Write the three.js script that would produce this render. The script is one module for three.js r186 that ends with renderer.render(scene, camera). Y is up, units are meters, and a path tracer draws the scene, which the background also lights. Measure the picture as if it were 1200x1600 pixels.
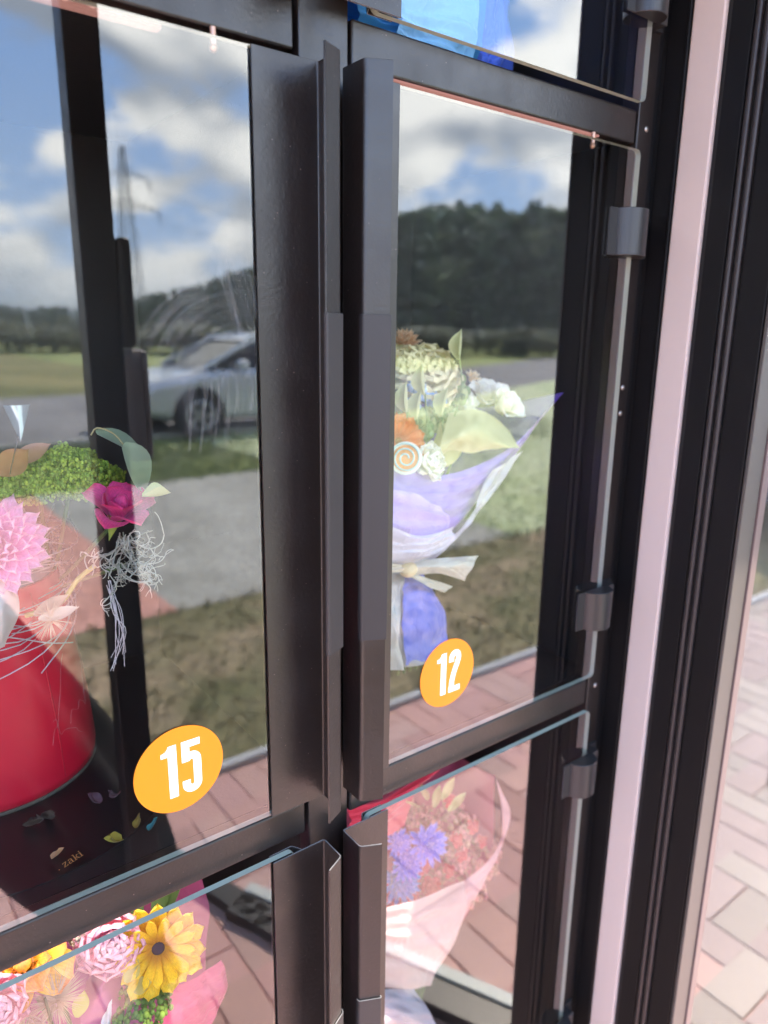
import * as THREE from 'three';
import { RoundedBoxGeometry } from 'three/addons/geometries/RoundedBoxGeometry.js';
import { mergeGeometries, mergeVertices } from 'three/addons/utils/BufferGeometryUtils.js';
import { RectAreaLightUniformsLib } from 'three/addons/lights/RectAreaLightUniformsLib.js';

// ------------------------------------------------------------------ camera, sky, sun, exposure
const scene = new THREE.Scene();
const EYE = new THREE.Vector3(0, 1.45, 0.5);
const F = 1133.09, PITCH = 0.24467777, ROLL = 0.01364979, YAW = 0.91654012;   // focal length in pixels of a 1200 x 1600 frame; angles to the cabinet front
const AX = new THREE.Vector3(Math.sin(YAW), 0, Math.cos(YAW)), AZ = new THREE.Vector3(-Math.cos(YAW), 0, Math.sin(YAW));
function lensToWorld(x, y, z) {                                               // x right, y down, z forward
  const cr = Math.cos(ROLL), sr = Math.sin(ROLL), cp = Math.cos(PITCH), sp = Math.sin(PITCH);
  const u = cr * x + sr * y, v = -sr * x + cr * y;
  const l = new THREE.Vector3(u, cp * v + sp * z, -sp * v + cp * z);
  return new THREE.Vector3(l.x * AX.x + l.z * AX.z, -l.y, -(l.x * AZ.x + l.z * AZ.z));
}
function at(px, py, z) {                                                      // point at depth z behind the glass plane
  const d = lensToWorld((px - 600) / F, (py - 800) / F, 1);
  return EYE.clone().addScaledVector(d, (z - EYE.z) / d.z);
}
const camera = new THREE.PerspectiveCamera(2 * Math.atan(800 / F) * 180 / Math.PI, 0.75, 0.02, 3000);
camera.position.copy(EYE);
camera.quaternion.setFromRotationMatrix(new THREE.Matrix4().makeBasis(lensToWorld(1, 0, 0), lensToWorld(0, -1, 0), lensToWorld(0, 0, -1)));
camera.focus = 0.60; camera.userData.fStop = 4.2;

const renderer = new THREE.WebGLRenderer({ antialias: true });
renderer.toneMapping = THREE.LinearToneMapping;
renderer.toneMappingExposure = 4.7;
renderer.shadowMap.enabled = true;
RectAreaLightUniformsLib.init();

const SUN = new THREE.Vector3(0.52, 0.77, 0.375).normalize();
const sun = new THREE.DirectionalLight(0xfff0dc, 3.5);
sun.position.copy(SUN).multiplyScalar(60); sun.castShadow = true;
Object.assign(sun.shadow.camera, { left: -25, right: 25, top: 25, bottom: -25, near: 1, far: 160 });
scene.add(sun, sun.target);

function rng(seed) { let s = seed >>> 0; return () => { s = (s + 0x6d2b79f5) | 0; let t = Math.imul(s ^ (s >>> 15), 1 | s); t = (t + Math.imul(t ^ (t >>> 7), 61 | t)) ^ t; return ((t ^ (t >>> 14)) >>> 0) / 4294967296; }; }
const lerp = THREE.MathUtils.lerp, clamp = THREE.MathUtils.clamp, sstep = THREE.MathUtils.smoothstep;
function hash3(x, y, z) { let h = Math.imul(x, 374761393) ^ Math.imul(y, 668265263) ^ Math.imul(z, 1274126177); h = Math.imul(h ^ (h >>> 13), 1103515245); return ((h ^ (h >>> 16)) >>> 0) / 4294967296; }
function noise3(x, y, z) {
  const xi = Math.floor(x), yi = Math.floor(y), zi = Math.floor(z); let u = x - xi, v = y - yi, w = z - zi;
  u = u * u * (3 - 2 * u); v = v * v * (3 - 2 * v); w = w * w * (3 - 2 * w);
  const n = (a, b, c) => hash3(xi + a, yi + b, zi + c);
  return lerp(lerp(lerp(n(0, 0, 0), n(1, 0, 0), u), lerp(n(0, 1, 0), n(1, 1, 0), u), v), lerp(lerp(n(0, 0, 1), n(1, 0, 1), u), lerp(n(0, 1, 1), n(1, 1, 1), u), v), w);
}
function fbm(x, y, z, oct) { let s = 0, a = 0.5, t = 0; for (let i = 0; i < oct; i++) { s += a * noise3(x, y, z); t += a; a *= 0.52; x = x * 2.03 + 11.3; y = y * 2.03 + 5.7; z = z * 2.03 + 3.1; } return s / t; }

{ // broken cumulus over blue, the same all round
  const W = 2048, H = 1024, data = new Float32Array(W * H * 4);
  const density = (x, y, z, oct) => {
    const k = 3.4, q = 5.6;
    const wx = fbm(x * 2 + 139, y * 4, z * 2 + 9, 2) - 0.5;
    return fbm(x * k + wx * 1.1 + 739.9, y * q + 171.6, z * k + wx - 302.8, oct);
  };
  for (let r = 0; r < H; r++) for (let c = 0; c < W; c++) {
    const up = ((r + 0.5) / H - 0.5) * Math.PI, a = ((c + 0.5) / W - 0.5) * 2 * Math.PI, o = (r * W + c) * 4;
    data[o + 3] = 1;
    if (up <= 0) { data[o] = 0.30; data[o + 1] = 0.29; data[o + 2] = 0.26; continue; }
    const x = Math.cos(a) * Math.cos(up), y = Math.sin(up), z = Math.sin(a) * Math.cos(up);
    const h = Math.pow(1 - y, 3.2);
    const blue = [lerp(0.15, 0.54, h), lerp(0.34, 0.71, h), lerp(0.76, 0.94, h)];
    const d = density(x, y, z, 6), e = 0.45;
    const m = sstep(d, e, e + 0.075);
    let col = blue;
    if (m > 0) {
      const dl = density(x + SUN.x * 0.055, y + SUN.y * 0.055, z + SUN.z * 0.055, 4);
      const thick = clamp((d - e) / 0.2, 0, 1);
      const lit = clamp(0.62 + (d - dl) * 5.5 - thick * 0.42 + (1 - m) * 0.2, 0.0, 1);
      const s = sstep(lit, 0.05, 0.95);
      const cl = [lerp(0.33, 1.10, s), lerp(0.39, 1.11, s), lerp(0.48, 1.08, s)];
      const al = m * (0.72 + 0.28 * sstep(up, 0.01, 0.1));
      col = [0, 1, 2].map((i) => lerp(blue[i], cl[i], al));
    }
    for (let i = 0; i < 3; i++) data[o + i] = col[i];
  }
  const sky = new THREE.DataTexture(data, W, H, THREE.RGBAFormat, THREE.FloatType);
  sky.mapping = THREE.EquirectangularReflectionMapping; sky.magFilter = THREE.LinearFilter; sky.wrapS = THREE.RepeatWrapping; sky.needsUpdate = true;
  scene.background = sky; scene.environment = sky; scene.backgroundIntensity = scene.environmentIntensity = 1.3;
}

// ------------------------------------------------------------------ helpers
const used = new Map();
function numbered(n) { const k = used.get(n) ?? 0; used.set(n, k + 1); return k ? `${n}_${String(k).padStart(3, '0')}` : n; }
function shadows(m) { m.castShadow = m.receiveShadow = true; return m; }
function mesh(name, geo, mat, parent = scene) {
  const m = shadows(new THREE.Mesh(geo, mat)); m.name = parent === scene ? numbered(name) : name; parent.add(m); return m;
}
function tag(o, label, category, group) { o.userData.label = label; o.userData.category = category; if (group) o.userData.group = group; return o; }
function thing(name, label, category, pos, group) { const g = new THREE.Group(); g.name = numbered(name); if (pos) g.position.copy(pos); scene.add(g); return tag(g, label, category, group); }
function struct(name, geo, mat) { const m = mesh(name, geo, mat); m.userData.kind = 'structure'; return m; }
const V = (x, y, z) => new THREE.Vector3(x, y, z);
function uvMetres(g) {                                                       // box-projected texture coordinates in metres
  g = g.index ? g.toNonIndexed() : g; const p = g.attributes.position, n = g.attributes.normal, uv = new Float32Array(p.count * 2);
  for (let i = 0; i < p.count; i++) {
    const a = [Math.abs(n.getX(i)), Math.abs(n.getY(i)), Math.abs(n.getZ(i))], x = p.getX(i), y = p.getY(i), z = p.getZ(i);
    const [u, v] = a[0] > a[1] && a[0] > a[2] ? [z, y] : a[1] > a[2] ? [x, z] : [x, y];
    uv[i * 2] = u; uv[i * 2 + 1] = v;
  }
  g.setAttribute('uv', new THREE.BufferAttribute(uv, 2)); return g;
}
function box(x0, x1, y0, y1, z0, z1, r = 0.0012) {                           // y from the ground
  const g = r ? new RoundedBoxGeometry(x1 - x0, y1 - y0, z1 - z0, 2, r) : new THREE.BoxGeometry(x1 - x0, y1 - y0, z1 - z0);
  g.translate((x0 + x1) / 2, (y0 + y1) / 2, (z0 + z1) / 2); return uvMetres(g);
}
function tube(points, r, seg = 24, rad = 6, closed = false) { return new THREE.TubeGeometry(new THREE.CatmullRomCurve3(points, closed), seg, r, rad, closed); }
function merge(list) { return mergeGeometries(list.map((g) => { const h = g.index ? g.toNonIndexed() : g.clone(); for (const k of Object.keys(h.attributes)) if (!['position', 'normal', 'uv'].includes(k)) h.deleteAttribute(k); return h; })); }
function dataTex(n, fn, rep = 1, srgb = false) {
  const d = new Uint8Array(n * n * 4);
  for (let j = 0; j < n; j++) for (let i = 0; i < n; i++) { const c = fn(i / n, j / n, i, j), o = (j * n + i) * 4; d[o] = clamp(c[0], 0, 255); d[o + 1] = clamp(c[1], 0, 255); d[o + 2] = clamp(c[2], 0, 255); d[o + 3] = 255; }
  const t = new THREE.DataTexture(d, n, n); t.wrapS = t.wrapT = THREE.RepeatWrapping; t.magFilter = THREE.LinearFilter; t.repeat.set(rep, rep); if (srgb) t.colorSpace = THREE.SRGBColorSpace; t.needsUpdate = true; return t;
}
function tileFbm(u, v, f, oct, s) { let sum = 0, a = 0.5, t = 0; for (let i = 0; i < oct; i++) { const n = f << i, x = u * n, y = v * n, xi = Math.floor(x), yi = Math.floor(y); let p = x - xi, q = y - yi; p = p * p * (3 - 2 * p); q = q * q * (3 - 2 * q); const H = (a2, b2) => hash3(((xi + a2) % n), ((yi + b2) % n), s + i); sum += a * lerp(lerp(H(0, 0), H(1, 0), p), lerp(H(0, 1), H(1, 1), p), q); t += a; a *= 0.55; } return sum / t; }

// ------------------------------------------------------------------ materials
const std = (c, rough = 0.6, more = {}) => new THREE.MeshStandardMaterial({ color: new THREE.Color().setRGB(...c), roughness: rough, ...more });
const phys = (c, rough, more) => new THREE.MeshPhysicalMaterial({ color: new THREE.Color().setRGB(...c), roughness: rough, ...more });
const coatBump = dataTex(256, (u, v) => { const k = tileFbm(u, v, 24, 3, 5) * 255; return [k, k, k]; }, 1 / 0.06);
const coatColour = (() => {
  const r = rng(7), specks = []; for (let i = 0; i < 84; i++) specks.push([r(), r(), 0.0012 + r() * r() * 0.0032, 90 + r() * 150]);
  const scr = []; for (let i = 0; i < 22; i++) scr.push([r(), r(), 0.03 + 0.12 * r(), 1.2 + (r() - 0.5) * 1.6]);
  const blots = []; for (let i = 0; i < 10; i++) blots.push([r(), r(), 0.006 + r() * 0.012]);
  return dataTex(1024, (u, v) => {
    let k = 205 + (tileFbm(u, v, 5, 5, 3) - 0.5) * 34;
    for (const [x, y, s] of blots) { const d = Math.hypot(u - x, v - y) / s; if (d < 1) k -= 22 * (1 - d * d) * (0.6 + 0.8 * tileFbm(u, v, 60, 2, 8)); }
    for (const [x, y, l, a] of scr) { const dx = u - x, dy = v - y, p = dx * Math.cos(a) + dy * Math.sin(a), q = Math.abs(-dx * Math.sin(a) + dy * Math.cos(a)); if (p > 0 && p < l && q < 0.0009) k += 26 * tileFbm(u, v, 40, 2, 6); }
    let out = k;
    for (const [x, y, s, b] of specks) if (Math.abs(u - x) < s && Math.abs(v - y) < s && Math.hypot(u - x, (v - y) * 1.3) < s * (0.5 + tileFbm(u, v, 200, 1, 2))) out = 255 + b * 9;
    if (out > 255) return [255, 255, 255];
    return [out * 0.37, out * 0.355, out * 0.36];
  }, 1 / 0.16, true);
})();
const coatRough = dataTex(256, (u, v) => { const k = 150 + (tileFbm(u, v, 6, 4, 9) - 0.5) * 90; return [k, k, k]; }, 1 / 0.21);
const BLACK = new THREE.MeshPhysicalMaterial({ ior: 1.66, color: new THREE.Color().setRGB(0.18, 0.130, 0.112), map: coatColour, roughness: 0.68, roughnessMap: coatRough, bumpMap: coatBump, bumpScale: 0.00014 });
const SLEEVE = std([0.030, 0.027, 0.028], 0.5, { bumpMap: coatBump, bumpScale: 0.00005 });
const CUT = std([0.42, 0.43, 0.45], 0.35, { metalness: 0.7 });
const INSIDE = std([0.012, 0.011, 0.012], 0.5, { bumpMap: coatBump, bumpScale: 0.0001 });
const DARK = std([0.012, 0.011, 0.012], 0.45);
const GLASS = phys([0.93, 0.955, 0.95], 0, { transmission: 1, thickness: 0, ior: 2.08, side: THREE.DoubleSide });
const EDGE = phys([0.36, 0.41, 0.34], 0.3, { ior: 1.4 });
const STEEL = std([0.45, 0.42, 0.40], 0.35, { metalness: 0.9 });
const PINK = std([0.56, 0.455, 0.41], 0.5);

// ------------------------------------------------------------------ the flower cabinet
const Y0 = 1.45;                                                             // heights below are counted from the eye
const cab = thing('flower_locker', 'black steel flower locker with numbered glass doors and bent handles', 'locker');
const B = (name, x0, x1, y0, y1, z0, z1, mat = BLACK, r = 0.0012) => mesh(name, box(x0, x1, Y0 + y0, Y0 + y1, z0, z1, r), mat, cab);
const PITCHY = 0.6575, RAIL = [[0.197, 0.2295], [-0.461, -0.428]];
// frame
B('mullion', 0.3085, 0.3525, -1.40, 0.86, -0.030, -0.012, BLACK, 0.0016);
for (const [a, b] of RAIL) {
  B('rail', -0.085, 0.3045, a, b, -0.030, -0.012, BLACK, 0.0022);
  B('rail', 0.3555, 0.7225, a, b, -0.030, -0.012, BLACK, 0.0022);
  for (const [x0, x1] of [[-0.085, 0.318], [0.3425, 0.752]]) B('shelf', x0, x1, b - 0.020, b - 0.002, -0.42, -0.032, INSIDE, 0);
}
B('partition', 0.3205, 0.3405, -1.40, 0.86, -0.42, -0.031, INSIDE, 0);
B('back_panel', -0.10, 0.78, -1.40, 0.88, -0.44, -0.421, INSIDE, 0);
B('side_panel', -0.105, -0.087, -1.40, 0.88, -0.42, -0.012, BLACK, 0);
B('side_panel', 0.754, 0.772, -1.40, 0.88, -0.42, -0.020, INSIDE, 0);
B('base', -0.105, 0.80, -1.45, -1.40, -0.44, -0.012, BLACK, 0);
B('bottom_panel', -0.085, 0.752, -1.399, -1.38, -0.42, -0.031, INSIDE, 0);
B('top_panel', -0.105, 0.772, 0.861, 0.90, -0.42, -0.012, BLACK, 0);
B('jamb', 0.7260, 0.7520, -1.40, 0.86, -0.034, -0.0120, BLACK, 0.0016);
for (const y of [0.2140, -0.0605, -0.0905, -0.4410]) {                       // screws in the jamb
  const s = new THREE.SphereGeometry(0.0032, 14, 8, 0, Math.PI * 2, 0, Math.PI / 2); s.scale(1, 0.55, 1); s.rotateX(Math.PI / 2); s.translate(0.741, Y0 + y, -0.0119);
  mesh('screw', s, STEEL, cab);
}
// lamps under the shelves: strip plus a light just below it
const LED = new THREE.MeshStandardMaterial({ color: 0x332222, emissive: new THREE.Color().setRGB(1, 0.44, 0.36), emissiveIntensity: 0.095 });
const LEDDOT = new THREE.MeshStandardMaterial({ color: 0x442222, emissive: new THREE.Color().setRGB(1, 0.55, 0.46), emissiveIntensity: 0.2 });
function ledStrip(x0, x1, y, z, fat) {
  const s = mesh('led_strip', box(x0, x1, Y0 + y - (fat ? 0.0085 : 0.002), Y0 + y, z - 0.0045, z + 0.0045, 0.0008), LED, cab);
  if (fat) for (let x = x1 - 0.012; x > x0; x -= 0.0165) { const d = new THREE.SphereGeometry(0.0036, 12, 8); d.scale(1, 0.8, 0.6); d.translate(x, Y0 + y - 0.004, z + 0.0042); mesh('led', d, LEDDOT, s); }
  const l = new THREE.RectAreaLight(new THREE.Color().setRGB(1, 0.82, 0.76), 5.0, x1 - x0, 0.009);
  l.position.set((x0 + x1) / 2, Y0 + y - 0.014, z); l.lookAt((x0 + x1) / 2, 0, z - 0.3); l.name = 'led_light'; cab.add(l);
}
ledStrip(-0.06, 0.2135, 0.2035, -0.0362, true);
ledStrip(0.36, 0.664, 0.1968, -0.0175, false);
ledStrip(0.36, 0.70, 0.84, -0.05, false);
ledStrip(-0.06, 0.28, -0.4612, -0.05, false);
ledStrip(0.36, 0.66, -0.4612, -0.05, false);
for (const [x, y] of [[0.2405, 0.1965], [0.650, 0.1965]]) mesh('door_stop', mergeGeometries([new THREE.CylinderGeometry(0.0022, 0.0022, 0.012, 10).translate(x, Y0 + y - 0.006, -0.010), new THREE.SphereGeometry(0.003, 10, 8).translate(x, Y0 + y - 0.0125, -0.010)]), std([0.5, 0.3, 0.22], 0.35, { metalness: 0.6 }), cab);

// bent sheet profile in x-z, extruded upwards
function sheetProfile(path, th, bend) {
  const pts = [];
  path.forEach((p, i) => {
    if (i === 0 || i === path.length - 1) { pts.push(new THREE.Vector2(...p)); return; }
    const P = new THREE.Vector2(...p), A = new THREE.Vector2(...path[i - 1]).sub(P).normalize(), C = new THREE.Vector2(...path[i + 1]).sub(P).normalize();
    const a = P.clone().addScaledVector(A, bend), c = P.clone().addScaledVector(C, bend);
    for (let k = 0; k <= 5; k++) { const t = k / 5; pts.push(a.clone().multiplyScalar((1 - t) ** 2).addScaledVector(P, 2 * t * (1 - t)).addScaledVector(c, t * t)); }
  });
  const L = [], R = [];
  pts.forEach((p, i) => { const t = (pts[i + 1] ?? p).clone().sub(pts[i - 1] ?? p).normalize(), n = new THREE.Vector2(-t.y, t.x).multiplyScalar(th / 2); L.push(p.clone().add(n)); R.push(p.clone().sub(n)); });
  return new THREE.Shape([...L, ...R.reverse()]);
}
function extrudeUp(shape, y0, y1, bevel = 0.0003) {
  const g = new THREE.ExtrudeGeometry(shape, { depth: y1 - y0 - 2 * bevel, bevelEnabled: true, bevelThickness: bevel, bevelSize: bevel, bevelOffset: -bevel, bevelSegments: 1 });
  g.rotateX(-Math.PI / 2); g.scale(1, 1, -1);                                // shape y -> world z
  const ix = g.attributes.position.count; // mirrored: turn the faces round again
  for (const k of Object.keys(g.attributes)) { const a = g.attributes[k], s = a.itemSize; for (let i = 0; i < ix; i += 3) for (let c = 0; c < s; c++) { const t = a.array[i * s + c]; a.array[i * s + c] = a.array[(i + 2) * s + c]; a.array[(i + 2) * s + c] = t; } }
  g.translate(0, y0 + bevel, 0);
  const groups = g.groups.slice(); const h = uvMetres(g); h.groups = groups; return h;
}
function roundRect(x0, x1, y0, y1, r) { const s = new THREE.Shape(); s.moveTo(x0 + r, y0); s.lineTo(x1 - r, y0); s.absarc(x1 - r, y0 + r, r, -Math.PI / 2, 0); s.lineTo(x1, y1 - r); s.absarc(x1 - r, y1 - r, r, 0, Math.PI / 2); s.lineTo(x0 + r, y1); s.absarc(x0 + r, y1 - r, r, Math.PI / 2, Math.PI); s.lineTo(x0, y0 + r); s.absarc(x0 + r, y0 + r, r, Math.PI, 1.5 * Math.PI); return s; }

function numberTexture(text) {
  const c = document.createElement('canvas'); c.width = c.height = 512; const k = c.getContext('2d');
  k.fillStyle = '#ee8c10'; k.fillRect(0, 0, 512, 512);
  for (let i = 0; i < 512; i += 4) { k.fillStyle = i % 8 ? 'rgba(255,255,255,0.012)' : 'rgba(120,60,0,0.012)'; k.fillRect(0, i, 512, 2); }
  k.fillStyle = '#fff'; k.strokeStyle = '#fff'; k.lineCap = 'butt'; k.lineJoin = 'miter';
  const T = 98, Bm = 418;                                                   // condensed bold figures
  k.beginPath(); k.moveTo(196, T); k.lineTo(242, T); k.lineTo(242, Bm); k.lineTo(192, Bm); k.lineTo(192, T + 62); k.lineTo(154, T + 62); k.lineTo(154, T + 34); k.quadraticCurveTo(188, T + 32, 196, T); k.fill();
  k.lineWidth = 47;
  if (text[1] === '5') {
    k.beginPath(); k.moveTo(376, T + 20); k.lineTo(376, T + 20); k.fillRect(270, T, 108, 42);
    k.fillRect(270, T, 46, 128);
    k.beginPath(); k.moveTo(293, T + 126); k.bezierCurveTo(296, T + 84, 358, T + 84, 358, T + 132); k.lineTo(358, Bm - 56); k.bezierCurveTo(358, Bm - 8, 291, Bm - 8, 291, Bm - 56); k.lineTo(291, Bm - 78); k.stroke();
  } else {
    k.beginPath(); k.moveTo(291, T + 84); k.lineTo(291, T + 56); k.bezierCurveTo(291, T + 8, 358, T + 8, 358, T + 56); k.bezierCurveTo(358, T + 118, 298, T + 150, 294, Bm - 6); k.stroke();
    k.fillRect(270, Bm - 42, 110, 42);
  }
  const t = new THREE.CanvasTexture(c); t.colorSpace = THREE.SRGBColorSpace; t.anisotropy = 8; return t;
}
const stickerBlank = std([0.9, 0.42, 0.03], 0.5);
function smudgeTexture() {
  const c = document.createElement('canvas'); c.width = 512; c.height = 1024; const k = c.getContext('2d'), r = rng(91);
  k.fillStyle = '#000'; k.fillRect(0, 0, 512, 1024); k.lineCap = 'round'; k.globalCompositeOperation = 'lighter';
  for (let i = 0; i < 170; i++) { const q = 0.5 + 0.55 * r(), b = Math.PI * (0.96 + r() * 0.3); k.strokeStyle = `rgba(255,255,255,${0.010 + r() * 0.030})`; k.lineWidth = 1 + r() * r() * 16; k.beginPath(); k.ellipse(450 + r() * 20, 600 + r() * 24, 440 * q, 225 * q, 0, b, b + 0.3 + r() * 1.0); k.stroke(); }
  for (let i = 0, x = 170; i < 26; i++) { x += 6 + r() * 13; k.strokeStyle = `rgba(255,255,255,${0.02 + r() * r() * 0.14})`; k.lineWidth = 3 + r() * 12; k.beginPath(); k.moveTo(x, 590 + r() * 70); k.bezierCurveTo(x + 10 + r() * 20, 570 + r() * 30, x + 30 + r() * 30, 610 + r() * 40, x - 8 + r() * 36, 690 + r() * 110); k.stroke(); }
  for (let i = 0; i < 70; i++) { const x = 60 + r() * 460, y = 260 + r() * 560, q = 14 + r() * 60, gr = k.createRadialGradient(x, y, 0, x, y, q); gr.addColorStop(0, `rgba(255,255,255,${0.015 + r() * 0.035})`); gr.addColorStop(1, 'rgba(255,255,255,0)'); k.fillStyle = gr; k.fillRect(x - q, y - q, 2 * q, 2 * q); }
  for (let i = 0; i < 130; i++) { k.fillStyle = `rgba(255,255,255,${0.1 + r() * 0.3})`; k.beginPath(); k.arc(r() * 512, r() * 1024, 0.6 + r() * 1.4, 0, 6.3); k.fill(); }
  for (let i = 0; i < 26; i++) { const x = 330 + r() * 150; k.strokeStyle = `rgba(255,255,255,${0.02 + r() * 0.06})`; k.lineWidth = 3 + r() * 9; k.beginPath(); k.moveTo(x, 330 + r() * 40); k.quadraticCurveTo(x + 20, 420, x + 60 + r() * 40, 500 + r() * 60); k.stroke(); }
  return new THREE.CanvasTexture(c);
}
const hingeMetal = new THREE.MeshStandardMaterial({ color: new THREE.Color().setRGB(0.045, 0.044, 0.046), roughness: 0.36, metalness: 0.5, bumpMap: coatBump, bumpScale: 0.00003 });
function hinge(parent, y) {
  const h = 0.047, g = [];
  const s = new THREE.Shape();                                               // clam-shaped clamp, round in front
  s.moveTo(0.668, 0.0032); s.lineTo(0.668, 0.0052); s.lineTo(0.680, 0.0056); s.bezierCurveTo(0.683, 0.016, 0.690, 0.0225, 0.7015, 0.0228); s.bezierCurveTo(0.714, 0.0225, 0.720, 0.016, 0.7225, 0.0065); s.lineTo(0.7345, 0.0060); s.lineTo(0.7345, -0.0085); s.lineTo(0.7185, -0.0085); s.lineTo(0.7185, 0.0032);
  g.push(extrudeUp(s, Y0 + y, Y0 + y + h, 0.0006));
  const H = mesh('hinge', merge(g), hingeMetal, parent);
  mesh('hinge_plate', box(0.7275, 0.7505, Y0 + y + 0.001, Y0 + y + h - 0.001, -0.0119, -0.0088, 0.0008), hingeMetal, parent);
  return H;
}
// mirror: -1 for the left column (handle on its right edge), +1 for the right column
function door(mirror, y0, y1, number, label) {
  const X = (x) => (mirror > 0 ? x : 0.6512 - x);                            // columns mirror about the mullion's middle
  const lo = Math.min(X(0.366), X(0.7155)), hi = Math.max(X(0.366), X(0.7155));
  const outline = roundRect(lo, hi, Y0 + y0, Y0 + y1, 0.0065);
  const pane = mesh('glass_door', uvMetres(new THREE.ShapeGeometry(outline, 6).translate(0, 0, 0.0018)), GLASS, cab);
  if (label) pane.userData.label = label;
  const pts = outline.getPoints(6), pos = [], nor = [], idx = [];
  for (let i = 0; i < pts.length; i++) { const a = pts[i], b = pts[(i + 1) % pts.length]; if (a.distanceTo(b) < 1e-6) continue; const t = b.clone().sub(a).normalize(), k = pos.length / 3; for (const [p, z] of [[a, 0.0017], [b, 0.0017], [b, -0.0042], [a, -0.0042]]) { pos.push(p.x, p.y, z); nor.push(t.y, -t.x, 0); } idx.push(k, k + 2, k + 1, k, k + 3, k + 2); }
  const eg = new THREE.BufferGeometry(); eg.setAttribute('position', new THREE.Float32BufferAttribute(pos, 3)); eg.setAttribute('normal', new THREE.Float32BufferAttribute(nor, 3)); eg.setIndex(idx);
  mesh('glass_edge', eg, EDGE, pane);
  const path = [[X(0.3900), 0.0040], [X(0.3362), 0.0040], [X(0.3362), 0.0322], [X(0.3548), 0.0412]];
  mesh('handle', extrudeUp(sheetProfile(path, 0.0016, 0.0028), Y0 + y0, Y0 + y1), [CUT, BLACK], pane);
  mesh('handle_clip', extrudeUp(sheetProfile([[X(0.3605), 0.0028], [X(0.3655), -0.0062], [X(0.3890), -0.0056]], 0.0012, 0.002), Y0 + y0, Y0 + y1), [CUT, BLACK], pane);
  const s0 = y1 - 0.4445, s1 = y1 - 0.1752, o = 0.0017;                      // plastic sleeve over the lip
  const sl = sheetProfile([[X(0.3349 - 0.0003), 0.0300], [X(0.3349), 0.0338], [X(0.3552), 0.0436], [X(0.3558), 0.0408]], 0.0011, 0.0016);
  mesh('grip_sleeve', extrudeUp(sl, Y0 + s0, Y0 + s1, 0.0002), [CUT, SLEEVE], pane);
  if (mirror > 0) { hinge(pane, y1 - 0.107); hinge(pane, y0 + 0.0725); }
  if (number) {
    const m = new THREE.CircleGeometry(0.0366, 72); m.translate(X(number === '12' ? 0.4660 : 0.4692), Y0 - 0.3376, 0.0026);
    const st = mesh('number_sticker', m, std([1, 1, 1], 0.42, { map: numberTexture(number) }), pane);
    st.userData.label = `orange round sticker with the number ${number}`;
  }
  return pane;
}
door(1, 0.2325, 0.84);
const d12 = door(1, -0.4150, 0.1875, '12', 'glass door with the orange 12 sticker');
door(1, -1.0660, -0.4630);
door(-1, 0.2325, 0.84);
const d15 = door(-1, -0.4150, 0.1875, '15', 'glass door with the orange 15 sticker and wiping smears');
door(-1, -1.0660, -0.4630);
{ // greasy wiping marks left on the glass of door 15
  const g = new THREE.PlaneGeometry(0.095, 0.30, 1, 1); g.translate(0.214, Y0 - 0.002, 0.0021);
  mesh('wiping_smears', g, new THREE.MeshStandardMaterial({ color: 0xffffff, roughness: 1, transparent: true, opacity: 0.27, alphaMap: smudgeTexture() }), d15);
}
B('sealing_strip', 0.3535, 0.3552, -0.428, 0.197, -0.030, -0.014, DARK, 0);

// ------------------------------------------------------------------ side wing at the right
const WINGM = phys([0.006, 0.0055, 0.006], 0.5, { specularIntensity: 0.35, bumpMap: coatBump, bumpScale: 0.00005 });
const wing = thing('side_wing', 'black ribbed side frame with a pale pink strip right of the locker doors', 'frame');
const Wb = (name, x0, x1, z0, z1, mat, r = 0.0012) => mesh(name, box(x0, x1, 0.0, 2.32, z0, z1, r), mat, wing);
const WX = 0.765;
Wb('core', WX + 0.004, WX + 0.054, -0.0195, 0.1305, DARK, 0);
Wb('edge_profile', WX - 0.002, WX + 0.004, -0.0115, 0.0150, WINGM, 0.0012);
Wb('edge_bead', WX - 0.004, WX + 0.003, 0.0115, 0.0148, WINGM, 0.0014);
Wb('pink_strip', WX - 0.0035, WX + 0.004, 0.0162, 0.0520, PINK, 0.0025);
Wb('frame_profile', WX + 0.0005, WX + 0.004, 0.0560, 0.0800, WINGM, 0.0015);
for (const z of [0.083, 0.0925]) Wb('rib', WX - 0.003, WX + 0.004, z, z + 0.0058, std([0.030, 0.024, 0.024], 0.45), 0.0025);
Wb('frame_profile', WX - 0.001, WX + 0.004, 0.1005, 0.1295, WINGM, 0.0015);
Wb('front_strip', WX - 0.001, WX + 0.030, 0.1308, 0.1350, std([0.065, 0.056, 0.05], 0.4), 0.001);
Wb('front_strip', WX + 0.0312, WX + 0.0445, 0.1308, 0.1370, std([0.13, 0.09, 0.085], 0.35), 0.001);

const shop = thing('glass_front', 'large dark window pane at the right behind the pink stripped frame', 'window');
mesh('pane', new THREE.PlaneGeometry(1.6, 2.2).translate(WX + 0.046 + 0.8, 1.12, 0.136), GLASS, shop);
mesh('backing', box(WX + 0.056, WX + 1.64, 0.02, 2.22, 0.02, 0.04, 0), DARK, shop);
mesh('sill', box(WX + 0.056, WX + 1.64, 0.0, 0.018, 0.02, 0.14, 0), WINGM, shop);
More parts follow.
